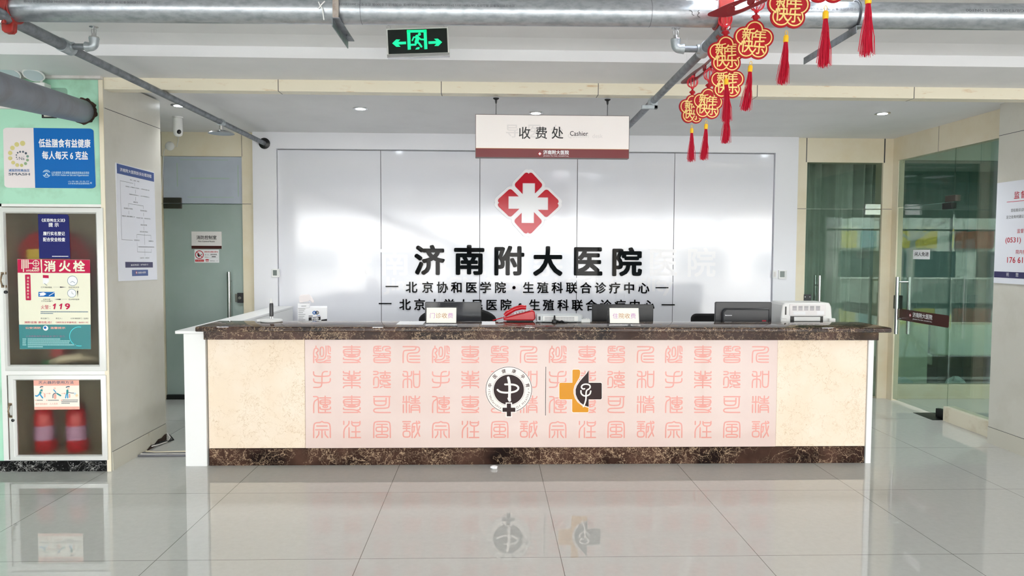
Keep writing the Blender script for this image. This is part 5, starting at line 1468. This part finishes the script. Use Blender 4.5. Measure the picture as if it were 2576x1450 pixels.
for i in range(5):
    x = 322 + i * 23; rect2(b, fcab, x - 6, 80, x + 7, (215, 258, 205, 205, 205)[i], .0023, 0, N2)
u, v = fcab.uv(*N2(527, 132)); r = 45 / 5.8 / FPX * YP
b.circ_ring(fcab, u, v, r, r * .82, .0023, 0, 28); b.stroke(fcab, [(u - r, v), (u + r, v)], r * .16, .0023, 0); b.stroke(fcab, [(u, v - r), (u, v + r)], r * .16, .0023, 0)
rect2(b, fcab, 425, 125, 482, 138, .0023, 0, N2)
b.flat(fcab, round_rect(*fcab.uv(*N2(378, 672)), *fcab.uv(*N2(446, 296)), .0055), .0018, 1)
for i, ch in enumerate('消火栓使用方法'):
    u, v = fcab.uv(*N2(411, 345 + i * 47)); b.char(fcab, ch, u, v, .0165, .0022, 0, .01)
# pictures of the four steps
b.flat(fcab, px_poly(fcab, [N2(*p_) for p_ in ((628, 302), (712, 308), (716, 400), (690, 430), (628, 430))]), .0018, 3)
b.flat(fcab, px_poly(fcab, [N2(*p_) for p_ in ((628, 302), (712, 308), (714, 350), (628, 346))]), .0021, 1)
b.stroke(fcab, px_poly(fcab, [N2(*p_) for p_ in ((652, 425), (665, 440), (690, 455))]), .003, .0022, 5)
for cx, cy, r in ((1060, 388, 72), (1050, 570, 62)):
    u, v = fcab.uv(*N2(cx, cy)); rr_ = r / 5.8 / FPX * YP
    b.disc(fcab, u, v, rr_, .0018, 3, 28); b.circ_ring(fcab, u, v, rr_, rr_ * .92, .0022, 5, 28)
b.stroke(fcab, px_poly(fcab, [N2(1050, 545), N2(1054, 572), N2(1080, 585)]), .0016, .0023, 4)
b.stroke(fcab, px_poly(fcab, [N2(1030, 415), N2(1060, 395), N2(1098, 420)]), .0022, .0023, 5)
rect2(b, fcab, 563, 550, 800, 620, .0018, 6, N2)
b.flat(fcab, px_poly(fcab, [N2(*p_) for p_ in ((570, 570), (640, 555), (680, 580), (640, 605), (575, 608), (590, 590))]), .0022, 3)
b.stroke(fcab, px_poly(fcab, [N2(680, 580), N2(740, 580)]), .0018, .0022, 4); b.stroke(fcab, px_poly(fcab, [N2(720, 605), N2(795, 560)]), .004, .0023, 3)
for (x0, y0, x1, y1) in ((778, 480, 972, 481), (985, 658, 792, 659), (1135, 505, 1135, 630)):
    L = Vector((x1 - x0, y1 - y0)).normalized(); n_ = Vector((-L.y, L.x)); e = Vector((x1, y1)); m_ = e - L * 95
    b.flat(fcab, px_poly(fcab, [N2(*(m_ + n_ * 9)), N2(*e), N2(*(m_ - n_ * 9))]), .0022, 4)
    b.stroke(fcab, px_poly(fcab, [N2(x0, y0), N2(*m_)]), .0010, .0022, 4, caps=False)
T2('打开消防箱箱', 600, 472, 758, 494, 4, .0); T2('连接消防水带', 1002, 472, 1156, 494, 4, .0); T2('拉水带并延伸', 1004, 648, 1158, 670, 4, .0); T2('对准火源', 632, 648, 735, 668, 4, 0); T2('打开止水阀门', 606, 674, 765, 694, 4, 0)
T2('火警：', 600, 742, 735, 803, 1, -.004)
for dx in (0, 94): b.flat(fcab, px_poly(fcab, [N2(x + dx, y) for x, y in ((774, 742), (802, 720), (820, 720), (806, 802), (784, 802), (794, 748), (776, 760))]), .0023, 1)
T2('9', 955, 720, 1020, 802, 1, .03)
for (x0, y0, x1, y1, sd) in ((596, 834, 1292, 846, 1), (596, 858, 778, 870, 2)):
    a = fcab.uv(*N2(x0, y1)); c = fcab.uv(*N2(x1, y0)); dashes(b, fcab, a[0], a[1], c[0], c[1], .0022, 5, sd)
T2('责任部门：', 596, 926, 722, 948, 4, 0); T2('责任人：', 816, 926, 912, 948, 4, 0); T2('公安消防部门（监制）', 1032, 926, 1292, 948, 4, 0)
T2('消防设施 请勿乱动！', 358, 978, 755, 1010, 1, .01); T2('（消防违法举报电话：8600119）', 818, 982, 1288, 1008, 1, .004)
T2('公安消防', 374, 1060, 598, 1090, 7, .02); T2('温馨提示', 738, 1060, 955, 1090, 7, .02)
u, v = fcab.uv(*N2(668, 1078)); b.disc(fcab, u, v, .0175, .0022, 3, 24); b.disc(fcab, u - .003, v + .003, .009, .0025, 6, 16)
T2('人员密集场所消防安全“四个”能力', 380, 1182, 945, 1212, 8, .0)
for i, (x1, L) in enumerate(((880, 0), (1020, 1), (1010, 2), (1110, 3), (632, 4))):
    a = fcab.uv(*N2(408 if i < 4 else 410, 1246 + i * 28)); c = fcab.uv(*N2(x1, 1230 + i * 28)); dashes(b, fcab, a[0], a[1], c[0], c[1], .0022, 9, i + 9)
    if i < 4:
        a = fcab.uv(*N2(332, 1246 + i * 28)); c = fcab.uv(*N2(385, 1230 + i * 28)); dashes(b, fcab, a[0], a[1], c[0], c[1], .0022, 9, i + 20)
u, v = fcab.uv(*N2(1160, 1200)); r = 142 / 5.8 / FPX * YP
b.circ_ring(fcab, u, v, r, r * .93, .0022, 10, 30, 78, 282)
b.build('sheet', [M_creampaper, M_crimson, mat('deep_teal_print', (0, 122, 126), .35), M_paper, M_ink, mat('blue_grey_print', (70, 110, 130), .4), M_blue, M_salmon, mat('dull_rose_print', (130, 96, 130), .4), mat('pale_teal_print', (150, 206, 206), .4), mat('cyan_print', (60, 210, 220), .4)], hp, smooth=0)

ep = thing('notice', 'small cream and salmon extinguisher instruction sheet on the lower cabinet glass', 'notice', tuple(fcab.p(*fcab.uv(143, 1030))))
def N3(x, y): return (x / 4.833, 900 + y / 4.833)
b = MB().prism(fcab, px_poly(fcab, [N3(*p_) for p_ in ((408, 268), (962, 265), (970, 630), (420, 635))]), .0002, .0014, 0)
b.flat(fcab, px_poly(fcab, [N3(*p_) for p_ in ((408, 268), (962, 265), (964, 340), (411, 343))]), .0018, 1)
b.flat(fcab, px_poly(fcab, [N3(*p_) for p_ in ((418, 600), (968, 596), (970, 630), (420, 635))]), .0018, 1)
def T3(txt, x0, y0, x1, y1, m, bold=.015):
    a = N3(x0, y0); c = N3(x1, y1); b.px_text(fcab, txt, a[0], a[1], c[0], c[1], w=.0022, m=m, bold=bold)
T3('灭火器的使用方法', 470, 284, 896, 320, 2, .01)
def S3(pts, wd, m, sm=1): b.stroke(fcab, px_poly(fcab, [N3(*p_) for p_ in pts]), wd / 4.833 / FPX * YP, .0022, m, smooth=sm)
def D3(x, y, r, m): u, v = fcab.uv(*N3(x, y)); b.disc(fcab, u, v, r / 4.833 / FPX * YP, .0024, m, 16)
D3(512, 374, 14, 6); S3([(492, 362), (505, 352), (522, 354)], 12, 2); S3([(508, 395), (488, 440)], 26, 3); S3([(485, 440), (505, 470), (520, 490)], 16, 4); S3([(482, 445), (455, 470), (435, 465)], 16, 4); S3([(500, 410), (525, 435), (548, 435)], 8, 6); S3([(546, 445), (546, 478)], 16, 1, 0)
S3([(565, 437), (615, 437)], 5, 1, 0); S3([(600, 430), (616, 437), (600, 444)], 5, 1, 0)
D3(668, 375, 14, 6); S3([(645, 490), (645, 450), (670, 432), (700, 435), (735, 460)], 9, 2); S3([(672, 455), (672, 490)], 30, 1, 0); S3([(700, 440), (738, 462)], 18, 3); S3([(655, 392), (680, 420)], 12, 4)
S3([(750, 437), (795, 437)], 5, 1, 0); S3([(782, 430), (797, 437), (782, 444)], 5, 1, 0)
D3(832, 376, 15, 6); S3([(808, 362), (825, 352), (845, 354)], 12, 2); S3([(822, 400), (820, 440)], 24, 3); S3([(808, 448), (800, 490)], 14, 4); S3([(824, 448), (826, 490)], 14, 4); S3([(830, 420), (870, 432), (900, 432)], 7, 2); S3([(848, 450), (848, 482)], 16, 1, 0); D3(915, 440, 14, 7); D3(935, 460, 16, 8)
for x0, x1, y, sd in ((450, 522, 519, 1), (588, 718, 519, 2), (762, 950, 517, 3), (750, 950, 537, 4), (750, 852, 556, 5)):
    a = fcab.uv(*N3(x0, y + 5)); c = fcab.uv(*N3(x1, y - 5)); dashes(b, fcab, a[0], a[1], c[0], c[1], .0022, 5, sd)
for x in (437, 572, 752): D3(x, 519, 7, 1)
T3('爱护消防器材', 434, 552, 578, 576, 1, .004); T3('人人有责', 606, 550, 704, 574, 1, .004)
b.build('sheet', [mat('cream_white_paper', (248, 240, 226), .4), M_salmon, mat('dark_slate_print', (62, 84, 104), .4), M_teal, mat('sky_print', (40, 150, 200), .4), M_greyink, mat('skin_tone_print', (248, 214, 196), .4), mat('pale_foam_print', (206, 224, 232), .4), mat('pale_flame_print', (250, 220, 170), .4)], ep, smooth=0)

# emergency lamp, cable trunking and socket on the green wall
def K4(x, y): return (x / 8.055, 150 + y / 8.055)
YE = YP - .075
fe = front(YE)
u0, v0 = fe.uv(*K4(85, 865)); u1, v1 = fe.uv(*K4(900, 460))
t = thing('emergency_lamp', 'white twin headed emergency lamp on the green wall behind the grey pipe', 'emergency lamp', ((u0 + u1) / 2, YP, v0))
MB().box(u0, u1, YE, YP, v0, v1).build('housing', M_plastic, t, bevel=.004)
for cx, cy in ((195, 285), (680, 312)):
    hu, hv = front(YE - .06).uv(*K4(cx, cy)); c = Vector((hu, YE - .06, hv))
    d = Vector((.08, -.42, -.90)).normalized()
    hd = MB().tube([c - d * .028, c - d * .024, c - d * .012, c, c + d * .004], [.03, .048, .060, .065, .063], 28).build('lamp_head', M_plastic, t)
    MB().tube([c + d * .0042, c + d * .007], [.056, .054], 28).build('lens', mat('lamp_lens', (190, 206, 210), .15), hd)
    MB().cyl((hu + .01, YE + .02, v1 - .002), c - d * .02, .008, 10).build('stalk', M_plastic, t)
u1, v1 = fy.uv(*K4(860, 915)); _, v0 = fy.uv(*K4(860, 1012))
tag(MB().box(-4.2, u1, YP - .022, YP - .0005, v0, v1).build('cable_trunking', M_trimwhite, bevel=.002), 'white cable trunking running level on the green wall to the black socket', 'cable trunking')
u0, v0 = fy.uv(*K4(865, 1190)); u1, v1 = fy.uv(*K4(1150, 985))
t = thing('wall_socket', 'white wall socket in a black surround under the grey pipe', 'socket', ((u0 + u1) / 2, YP, v0))
MB().box(u0, u1, YP - .012, YP - .0005, v0, v1).build('surround', M_black, t, bevel=.002)
a0, b0 = fy.uv(*K4(922, 1165)); a1, b1 = fy.uv(*K4(1090, 985))
pl = MB().box(a0, a1, YP - .02, YP - .012, b0, b1).build('plate', mat('ivory_plastic', (232, 226, 214), .4), t, bevel=.002)
f = front(YP - .02); cx, cz = (a0 + a1) / 2, (b0 + b1) / 2
b = MB().slab(f, cx - .002, cz + .004, cx + .002, cz + .016, .0002, .0008)
for s_ in (-1, 1): b.flat(f, [(cx + s_ * .008, cz - .006), (cx + s_ * .011, cz - .005), (cx + s_ * .014, cz - .016), (cx + s_ * .011, cz - .017)], .0008)
b.build('slots', M_black, pl, smooth=0)
u0, v0 = fy.uv(*K4(1000, 760)); u1, v1 = fy.uv(*K4(1365, 575))
tag(MB().prism(fy, round_rect(u0, v0, u1, v1, .02), .0004, .0012).build('wall_patch', mottled('dark_green_patch', (140, 178, 158), (120, 158, 140), 8, .6), smooth=0), 'rectangular dull green patch left by a removed plate beside the grey pipe', 'patch')

# complaint flow chart on the pillar side
fpo = face_right(XP + .0)
PC = [fpo.uv(*p_) for p_ in ((289, 409), (386, 434), (394, 704), (297, 708))]
def G(s_, t_):
    a = Vector(PC[0]) * (1 - s_) + Vector(PC[1]) * s_; c = Vector(PC[3]) * (1 - s_) + Vector(PC[2]) * s_
    return tuple(a * (1 - t_) + c * t_)
fpst = thing('flow_chart_poster', 'tall white flow chart poster with a dark blue heading on the pillar side', 'poster', tuple(fpo.p(*G(.5, 1))))
MB().prism(fpo, [G(0, 0), G(1, 0), G(1, 1), G(0, 1)], .0006, .006).build('board', mat('poster_white', (238, 240, 248), .35), fpst, bevel=.001)
b = MB()
def R5(s0, t0, s1, t1, w, m): b.flat(fpo, [G(s0, t0), G(s1, t0), G(s1, t1), G(s0, t1)], w, m)
def T5(txt, sc, tc, wd, ht, m=1, bold=.0, w=.0072):
    a = G(sc - wd / 2, tc + ht / 2); c = G(sc + wd / 2, tc - ht / 2); b.text(fpo, txt, a[0], min(a[1], c[1]), c[0], max(a[1], c[1]), w, m, bold)
def L5_(*pts): b.stroke(fpo, [G(*p_) for p_ in pts], .0022, .0068, 3, caps=False)
R5(.02, .006, .985, .088, .0066, 0)
T5('济南附大医院投诉处理流程', .5, .047, .82, .036, 2, .012)
T5('单位｜患者｜家属', .45, .118, .24, .013); T5('医务科、护理部分诊接待——填写投诉登记表', .53, .180, .62, .014); T5('判断投诉是否成立——24小时答复投诉人', .57, .243, .54, .014)
T5('调查核实', .46, .307, .12, .014); T5('投诉情况不属实', .27, .372, .22, .014); T5('投诉情况属实', .67, .372, .18, .014)
T5('向投诉人做好解释工作', .27, .440, .32, .014); T5('责任部门分析、判断具体责任', .66, .440, .38, .014); T5('提出处理方案', .66, .500, .17, .014); T5('提交分管领导批示', .66, .562, .22, .014)
T5('答复投诉人', .47, .642, .15, .014); T5('处理责任人', .85, .642, .14, .014); T5('总结评价、持续改进', .66, .798, .25, .014)
a = G(.50, .703); c = G(.93, .692); dashes(b, fpo, a[0], a[1], c[0], c[1], .0072, 3, 4)
L5_((.41, .145), (.09, .145), (.09, .645), (.36, .645)); L5_((.45, .135), (.45, .165)); L5_((.46, .197), (.46, .228)); L5_((.46, .26), (.46, .292))
L5_((.28, .355), (.28, .328), (.66, .328), (.66, .355)); L5_((.28, .39), (.28, .42)); L5_((.66, .39), (.66, .42)); L5_((.66, .455), (.66, .487)); L5_((.66, .515), (.66, .547))
L5_((.47, .625), (.47, .59), (.85, .59), (.85, .625)); L5_((.67, .575), (.67, .68)); L5_((.47, .66), (.47, .745), (.85, .745), (.85, .715)); L5_((.67, .715), (.67, .78))
R5(.16, .835, .88, .885, .0066, 4); T5('投诉电话：87968315', .52, .860, .45, .022, 2, .01)
R5(.32, .905, .74, .96, .0066, 0); T5('济南附大医院', .57, .93, .22, .02, 2, .01)
u, v = G(.43, .93); b.flat(fpo, [(u - .014, v), (u, v - .014), (u + .014, v), (u, v + .014)], .007, 5)
plus_sign(b, fpo, u, v, .009, .003, .0074, 2)
b.build('print', [M_dblue, M_ink, M_paper, M_greyink, mat('midnight_print', (40, 38, 92), .4), M_red], fpst, smooth=0)

# supervision notice on the right pillar
f = face_left(XR)
p0 = f.uv(2511, 461); p1 = f.uv(2499, 712)
uL, vT, vB = p0[0], p0[1], p1[1]; uR = -5.10
t = thing('wall_poster', 'white notice board with red and navy print on the right pillar', 'poster', (XR, 5.4, vB))
MB().slab(f, uL, vB, uR, vT, .0005, .008).build('board', mat('poster_white', (238, 240, 248), .35), t, bevel=.001)
b = MB()
def N7(x, y): return (2440 + x / 2.9, 240 + y / 2.9)
def T7(txt, x0, y0, x1, y1, m, n, bold=.01):
    """first glyph fills the pixel box, the rest follow at the same size"""
    a = f.uv(*N7(x0, y1)); c = f.uv(*N7(x1, y0)); s_ = (c[1] - a[1]) / .9
    for i, ch in enumerate(txt):
        uu = a[0] + s_ * n * (i + .5)
        if uu + s_ / 2 < uR: b.char(f, ch, uu, (a[1] + c[1]) / 2, s_, .0086, m, bold)
T7('监督电话', 325, 700, 368, 757, 0, 1.15, .012); T7('您在就诊过程中', 306, 828, 325, 852, 2, 1.0, 0); T7('足之处有何建议', 272, 878, 290, 902, 2, 1.0, 0)
T7('监督电话', 350, 975, 372, 1006, 0, 1.05, .004); T7('院内投诉', 340, 1128, 362, 1158, 0, 1.05, .004)
a = f.uv(*N7(266, 1082)); c = f.uv(*N7(380, 1036)); b.text(f, '(0531)', a[0], a[1] - .004, c[0], c[1], .0086, 0, .012)
a = f.uv(*N7(279, 1222)); c = f.uv(*N7(394, 1182)); b.text(f, '176 61', a[0], a[1], c[0], c[1], .0086, 0, .012)
a = f.uv(*N7(276, 782)); b.slab(f, a[0], a[1], uR - .02, a[1] + .004, .008, .0084, 0)
a = f.uv(*N7(172, 1328)); c = f.uv(*N7(172, 1284)); b.slab(f, uL + .004, a[1], uR - .002, c[1], .008, .0084, 1)
T7('祝 您 早 日 康 复', 265, 1294, 284, 1320, 3, 1.6, .0)
b.build('print', [M_redprint, mat('midnight_print', (40, 38, 92), .4), M_ink, M_paper], t, smooth=0)

# signs on the left door
fds = front(YB + .02)
u0, v0 = fds.uv(483, 626); u1, v1 = fds.uv(558, 583)
t = thing('door_sign', 'white fire control room plate with a maroon foot on the left door', 'sign', ((u0 + u1) / 2, YB + .02, v0))
MB().slab(fds, u0, v0, u1, v1, .0005, .010).build('plate', mat('pale_grey_plastic', (236, 232, 230), .35), t, bevel=.001)
b = MB().slab(fds, u0, v0, u1, v0 + .030, .010, .0112, 0)
def N6(x, y): return (470 + x / 12.08, 560 + y / 12.08)
def T6(txt, x0, y0, x1, y1, m, bold, w=.0112):
    a = N6(x0, y0); c = N6(x1, y1); b.px_text(fds, txt, a[0], a[1], c[0], c[1], w=w, m=m, bold=bold)
T6('消防控制室', 308, 400, 912, 515, 1, .015); T6('Fire Control Room', 362, 556, 858, 596, 1, .015)
b.build('print', [M_darkmaroon, M_ink], t, smooth=0)
u0, v0 = fds.uv(490, 661); u1, v1 = fds.uv(551, 628)
t = thing('door_sticker', 'small white no open flames sticker below the fire control room plate', 'sticker', ((u0 + u1) / 2, YB + .02, v0))
b = MB().slab(fds, u0, v0, u1, v1, .0005, .002, 0)
u, v = fds.uv(*N6(385, 980)); r = 128 / 12.08 / FPX * YB
b.circ_ring(fds, u, v, r, r * .82, .0026, 1, 32)
b.flat(fds, px_poly(fds, [N6(*p_) for p_ in ((360, 915), (380, 960), (400, 1000), (385, 1055), (365, 1050), (335, 1020), (320, 970), (340, 940))]), .0024, 2)
b.stroke(fds, px_poly(fds, [N6(400, 1010), N6(465, 965)]), .005, .0024, 2); b.stroke(fds, [(u - r * .64, v + r * .64), (u + r * .64, v - r * .64)], r * .16, .0029, 1)
T6('消防安全重点部位', 532, 872, 950, 914, 1, .02, .0026); T6('部 位：', 550, 965, 690, 1000, 3, 0, .0026); T6('责任人：', 550, 1040, 690, 1072, 3, 0, .0026)
T6('消防控制室', 720, 955, 915, 988, 2, .02, .0026); T6('报警电话：119', 706, 1152, 942, 1184, 3, 0, .0026)
for x0, x1, y in ((706, 935, 1000), (706, 940, 1072)): b.stroke(fds, px_poly(fds, [N6(x0, y), N6(x1, y)]), .0012, .0026, 3, caps=False)
a = fds.uv(*N6(765, 1056)); c = fds.uv(*N6(885, 1028)); dashes(b, fds, a[0], a[1], c[0], c[1], .0026, 2, 3)
a = fds.uv(*N6(258, 1192)); c = fds.uv(*N6(522, 1128)); b.flat(fds, [(a[0], a[1]), (c[0], a[1]), (c[0], c[1]), (a[0], c[1])], .0026, 1)
T6('严禁烟火', 280, 1142, 500, 1178, 4, .0, .003)
b.flat(fds, px_poly(fds, [N6(*p_) for p_ in ((562, 1130), (600, 1115), (640, 1115), (680, 1130), (676, 1148), (650, 1148), (662, 1192), (580, 1192), (592, 1148), (566, 1148))]), .0026, 1)
u, v = fds.uv(*N6(621, 1165)); b.disc(fds, u, v, .0065, .003, 0, 14)
b.build('sheet', [M_paper, M_redprint, M_ink, M_greyink, M_salmon], t, smooth=0)

# loose things on the floor
t = thing('floor_cables', 'taped grey cables running across the floor from the left pillar to the counter', 'cables', (-2.4, 5.47, 0))
rnd = random.Random(2)
for k, (y0, y1, mt) in enumerate(((5.40, 5.405, M_greyink), (5.43, 5.44, M_trimwhite), (5.455, 5.47, M_greyink), (5.49, 5.52, M_cream))):
    MB().tube([(XP + .012, y0 - .0 + .01 * k, .008), (-2.5, y0, .008), (-2.35, (y0 + y1) / 2, .008), (-2.15, y1, .008)], .0075, 8).build('cable', mt, t)
for k in range(3):
    MB().tube([(XP + .012, 5.62 + .06 * k, .02), (XP + .03, 5.7 + .05 * k, .012), (XP + .05 + .012 * k, 5.80 + .03 * k, .008), (XP + .04, 5.88 + .01 * k, .02), (XP + .004, 5.905, .05)], .005, 8).build('cable_loop', M_black if k else M_trimwhite, t)
p = on_z(1243, 1180, 0)
b = MB(); n = 14; rnd = random.Random(5)
prof = [(.002, 0), (.016, .001), (.022, .008), (.02, .016), (.012, .022), (.002, .024)]
b.lathe((p.x, p.y, .0005), prof, 16)
b.v = [Vector((p.x + (v.x - p.x) * (1.25 + .25 * math.sin(i * 1.7)), p.y + (v.y - p.y) * (1 + .2 * math.cos(i * 2.3)), v.z)) for i, v in enumerate(b.v)]
tag(b.build('crumpled_tissue', M_paper), 'small crumpled white tissue on the floor before the counter', 'tissue')

# in the dim room behind the glass partition
for k, (xa, xb, za, zb_, lab) in enumerate(((4.30, 4.76, .02, .80, 'pale green upholstered bench back behind the partition, nearest the glass door'), (4.84, 5.5, .42, .78, 'pale green upholstered bench back behind the partition, beside the right pillar'))):
    t = thing('padded_bench', lab, 'bench', ((xa + xb) / 2, 7.8, 0))
    MB().box(xa, xb, 7.72, 7.84, za if k == 0 else .42, zb_).build('backrest', M_sofa, t, bevel=.02, segs=3)
    MB().box(xa + .02, xb - .02, 7.84, 8.3, .3, .42).build('seat', M_sofa, t, bevel=.02)
    MB().box(xa + .04, xb - .04, 7.74, 8.26, 0, .3 if k == 0 else .42).build('base', M_dark, t, bevel=.005)
def bag(x, w, h, lab, seed):
    rnd = random.Random(seed); b = MB(); n = 20
    b.lathe((x, 7.64, .0), [(w * .3, 0), (w * .5, .01), (w * .52, h * .4), (w * .36, h * .8), (w * .1, h)], n)
    b.v = [Vector((v.x + rnd.uniform(-.02, .02), 7.64 + (v.y - 7.64) * .3 + rnd.uniform(-.004, .004), max(0, v.z + (rnd.uniform(-.008, .008) if v.z > 0 else 0)))) for v in b.v]
    o = b.build('plastic_bag', mat('pale_blue_plastic', (206, 222, 226), .4), smooth=30); tag(o, lab, 'bag'); return o
bag(4.42, .30, .20, 'crumpled pale plastic bag on the floor behind the partition by the glass door', 1)
bag(5.02, .26, .21, 'crumpled pale plastic bag on the floor behind the partition by the right pillar', 2)

# ================================================================== NEW YEAR ORNAMENTS
def petal_outline(d, rc, n=100):
    out = []
    for i in range(n):
        th = 2 * math.pi * i / n; best = 0
        for k in range(5):
            ph = th - (math.pi / 2 + 2 * math.pi * k / 5); ph = (ph + math.pi) % (2 * math.pi) - math.pi
            q = rc * rc - (d * math.sin(ph)) ** 2
            if q > 0: best = max(best, d * math.cos(ph) + math.sqrt(q))
        out.append((best * math.cos(th), best * math.sin(th)))
    return out
def pendant():
    t = thing('new_year_pendant', '', 'ornament', (0, 0, 0), 'red new year pendants hanging along the sprinkler pipe')
    R_ = .084; f = front(0)
    sc = lambda pts: [(x * R_, y * R_) for x, y in pts]
    b = MB().prism(f, sc(petal_outline(.52, .50)), -.004, .002)
    b.ring(f, sc(petal_outline(.52, .49)), sc(petal_outline(.52, .47)), .002, .0034)
    b.build('flower_plate', M_festred, t, smooth=0)
    b = MB().ring(f, sc(petal_outline(.52, .41)), sc(petal_outline(.52, .352)), .0021, .0045)
    for s_ in (-1,): b.ring(f.lift(-.0002), sc(petal_outline(.52, .41)), sc(petal_outline(.52, .352)), -.0065, -.0042)
    b.build('gold_outline', M_gold, t, smooth=0)
    b = MB()
    for ch, (x0, y0, x1, y1) in zip('新年快乐', ((-.58, .02, .02, .60), (-.06, .02, .60, .52), (-.60, -.62, .02, .08), (.0, -.66, .60, .02))):
        b.text(f, ch, x0 * R_, y0 * R_, x1 * R_, y1 * R_, .0022, 0, bold=.014, depth=.0024)
    b.build('gold_lettering', M_gold, t, smooth=0)
    b = MB().lathe((0, 0, R_ * 1.0), [(.006, 0), (.012, .006), (.016, .018), (.008, .022), (.004, .03)], 12)
    for s_ in (-1, 1): b.tube([(0, 0, R_ * 1.04), (s_ * .014, 0, R_ * 1.04 + .012), (s_ * .018, 0, R_ * 1.04 + .006)], .003, 6)
    b.build('knot', M_festred, t)
    zl = .153; b = MB()
    for k in range(10):
        a = 2 * math.pi * k / 10; ca, sa = math.cos(a), math.sin(a)
        b.tube([(r * ca, r * sa, zl + h) for r, h in [(.007 + .023 * math.cos(q_), .027 * math.sin(q_)) for q_ in [math.pi * (i / 10 - .5) for i in range(11)]]], .0020, 5)
    b.lathe((0, 0, zl - .038), [(.005, 0), (.010, .004), (.010, .010)], 12).lathe((0, 0, zl + .027), [(.010, 0), (.010, .006), (.004, .012)], 12)
    b.build('lantern', mat('bright_red_plastic', (226, 44, 60), .35), t)
    MB().cyl((0, 0, R_ * 1.3), (0, 0, zl - .03), .0016, 6).cyl((0, 0, zl + .03), (0, 0, .192), .0016, 6).build('cord', M_festred, t)
    ts = MB(); rnd = random.Random(11)
    for k in range(110):
        a = rnd.uniform(0, 6.283); r = rnd.uniform(0, .010); r2 = r * 1.0 + abs(rnd.gauss(0, .005)); L = rnd.uniform(.150, .168)
        x, y = math.cos(a), math.sin(a)
        ts.tube([(r * .7 * x, r * .7 * y, -.128), (r * 1.2 * x + .001, r * 1.2 * y, -.165), (r2 * 1.25 * x + rnd.uniform(-.002, .002), r2 * 1.25 * y, -.128 - L * .65), (r2 * 1.5 * x + rnd.uniform(-.003, .003) - .002, r2 * 1.5 * y, -.128 - L)], .0009, 3, caps=False)
    to = ts.build('tassel', M_tassel, t)
    MB().lathe((0, 0, -.132), [(.0095, 0), (.0098, .004), (.0098, .022), (.007, .027)], 16).build('gold_cap', M_goldcap, to)
    MB().tube([(.005 * math.cos(a), 0, -.096 + .009 * math.sin(a)) for a in [2 * math.pi * i / 14 for i in range(15)]], .0011, 6, caps=False).build('gold_loop', M_goldcap, to)
    return t
PROTO = pendant()
spots = ((1741, 276, 4.15, 16, 0, 'red flower pendant hanging farthest back, partly covered by its neighbour'),
         (1780, 262, 3.86, 4, -3, 'red flower pendant second from the back, overlapping the farthest one'),
         (1829, 207, 3.55, -4, 0, 'red flower pendant partly hidden behind a lower tassel, just below the front one'),
         (1826, 138, 3.36 - .1, 4, 2, 'red flower pendant directly before the main pipe clamp, above the hidden pendant'),
         (1895, 102, 3.10, -6, -5, 'red flower pendant right of the main pipe clamp, wholly visible'),
         (1983, 20, 2.85, -3, -3, 'red flower pendant cut by the top edge of the picture'),
         (2079, -51, 2.5, 0, 0, 'red pendant of which the shorter tassel hangs into view near the top'),
         (2187, -98, 2.3, 3, 0, 'red pendant of which only the rightmost tassel hangs into view'))
for i, (px, py, Y, yaw, roll, lab) in enumerate(spots):
    o = PROTO if i == 0 else copy_tree(PROTO)
    o.location = on_y(px, py, Y); o.rotation_euler = (0, math.radians(-roll), math.radians(yaw)); o['label'] = lab
def bar(p0, p1, lab):
    p0, p1 = Vector(p0), Vector(p1); d = p1 - p0; L = d.length; d.normalize()
    up = Vector((0, 0, 1)); up = (up - d * up.dot(d)).normalized()
    f = Frame(p0, d, up, d.cross(up))
    t = thing('ornament_bar', lab, 'ornament bar', tuple((p0 + p1) / 2), 'dark red boards carrying the new year pendants')
    n = 48; o_, i1 = [], []
    for k in range(n):
        a = 2 * math.pi * k / n; x = math.cos(a); y = math.sin(a)
        wv = 1 + .10 * math.cos(6 * a)
        o_.append((L / 2 + L / 2 * x, .029 * y * wv + .030 * x * x))
        i1.append((L / 2 + L * .26 * x, .014 * y * wv + .030 * (x * .52) ** 2))
    b = MB().ring(f, o_, i1, -.004, .004)
    for s_ in (-.22, 0, .22): b.prism(f, [(L / 2 + L * s_ + .022 * math.cos(2 * math.pi * k / 16),   .004 + .018 * math.sin(2 * math.pi * k / 16)) for k in range(16)], -.003, .005)
    b.build('board', M_festdark, t, bevel=.001)
    for s_ in (.12, .88):
        q = f.p(L * s_, .045, 0)
        MB().cyl(q, (q.x, q.y, (ZM if q.y > 4.4 else ZF) - .003), .0012, 6).build('thread', M_paper, t)
bar((1.152, 4.42, 2.522), (1.165, 3.50, 2.522), 'dark red scrolled board carrying the pendants farthest back')
bar((.985, 3.33, 2.575), (1.19, 2.80, 2.575), 'dark red scrolled board before the main pipe carrying the middle pendants')
bar((1.15, 2.62, 2.66), (1.2, 2.18, 2.66), 'dark red scrolled board above the picture carrying the nearest pendants')
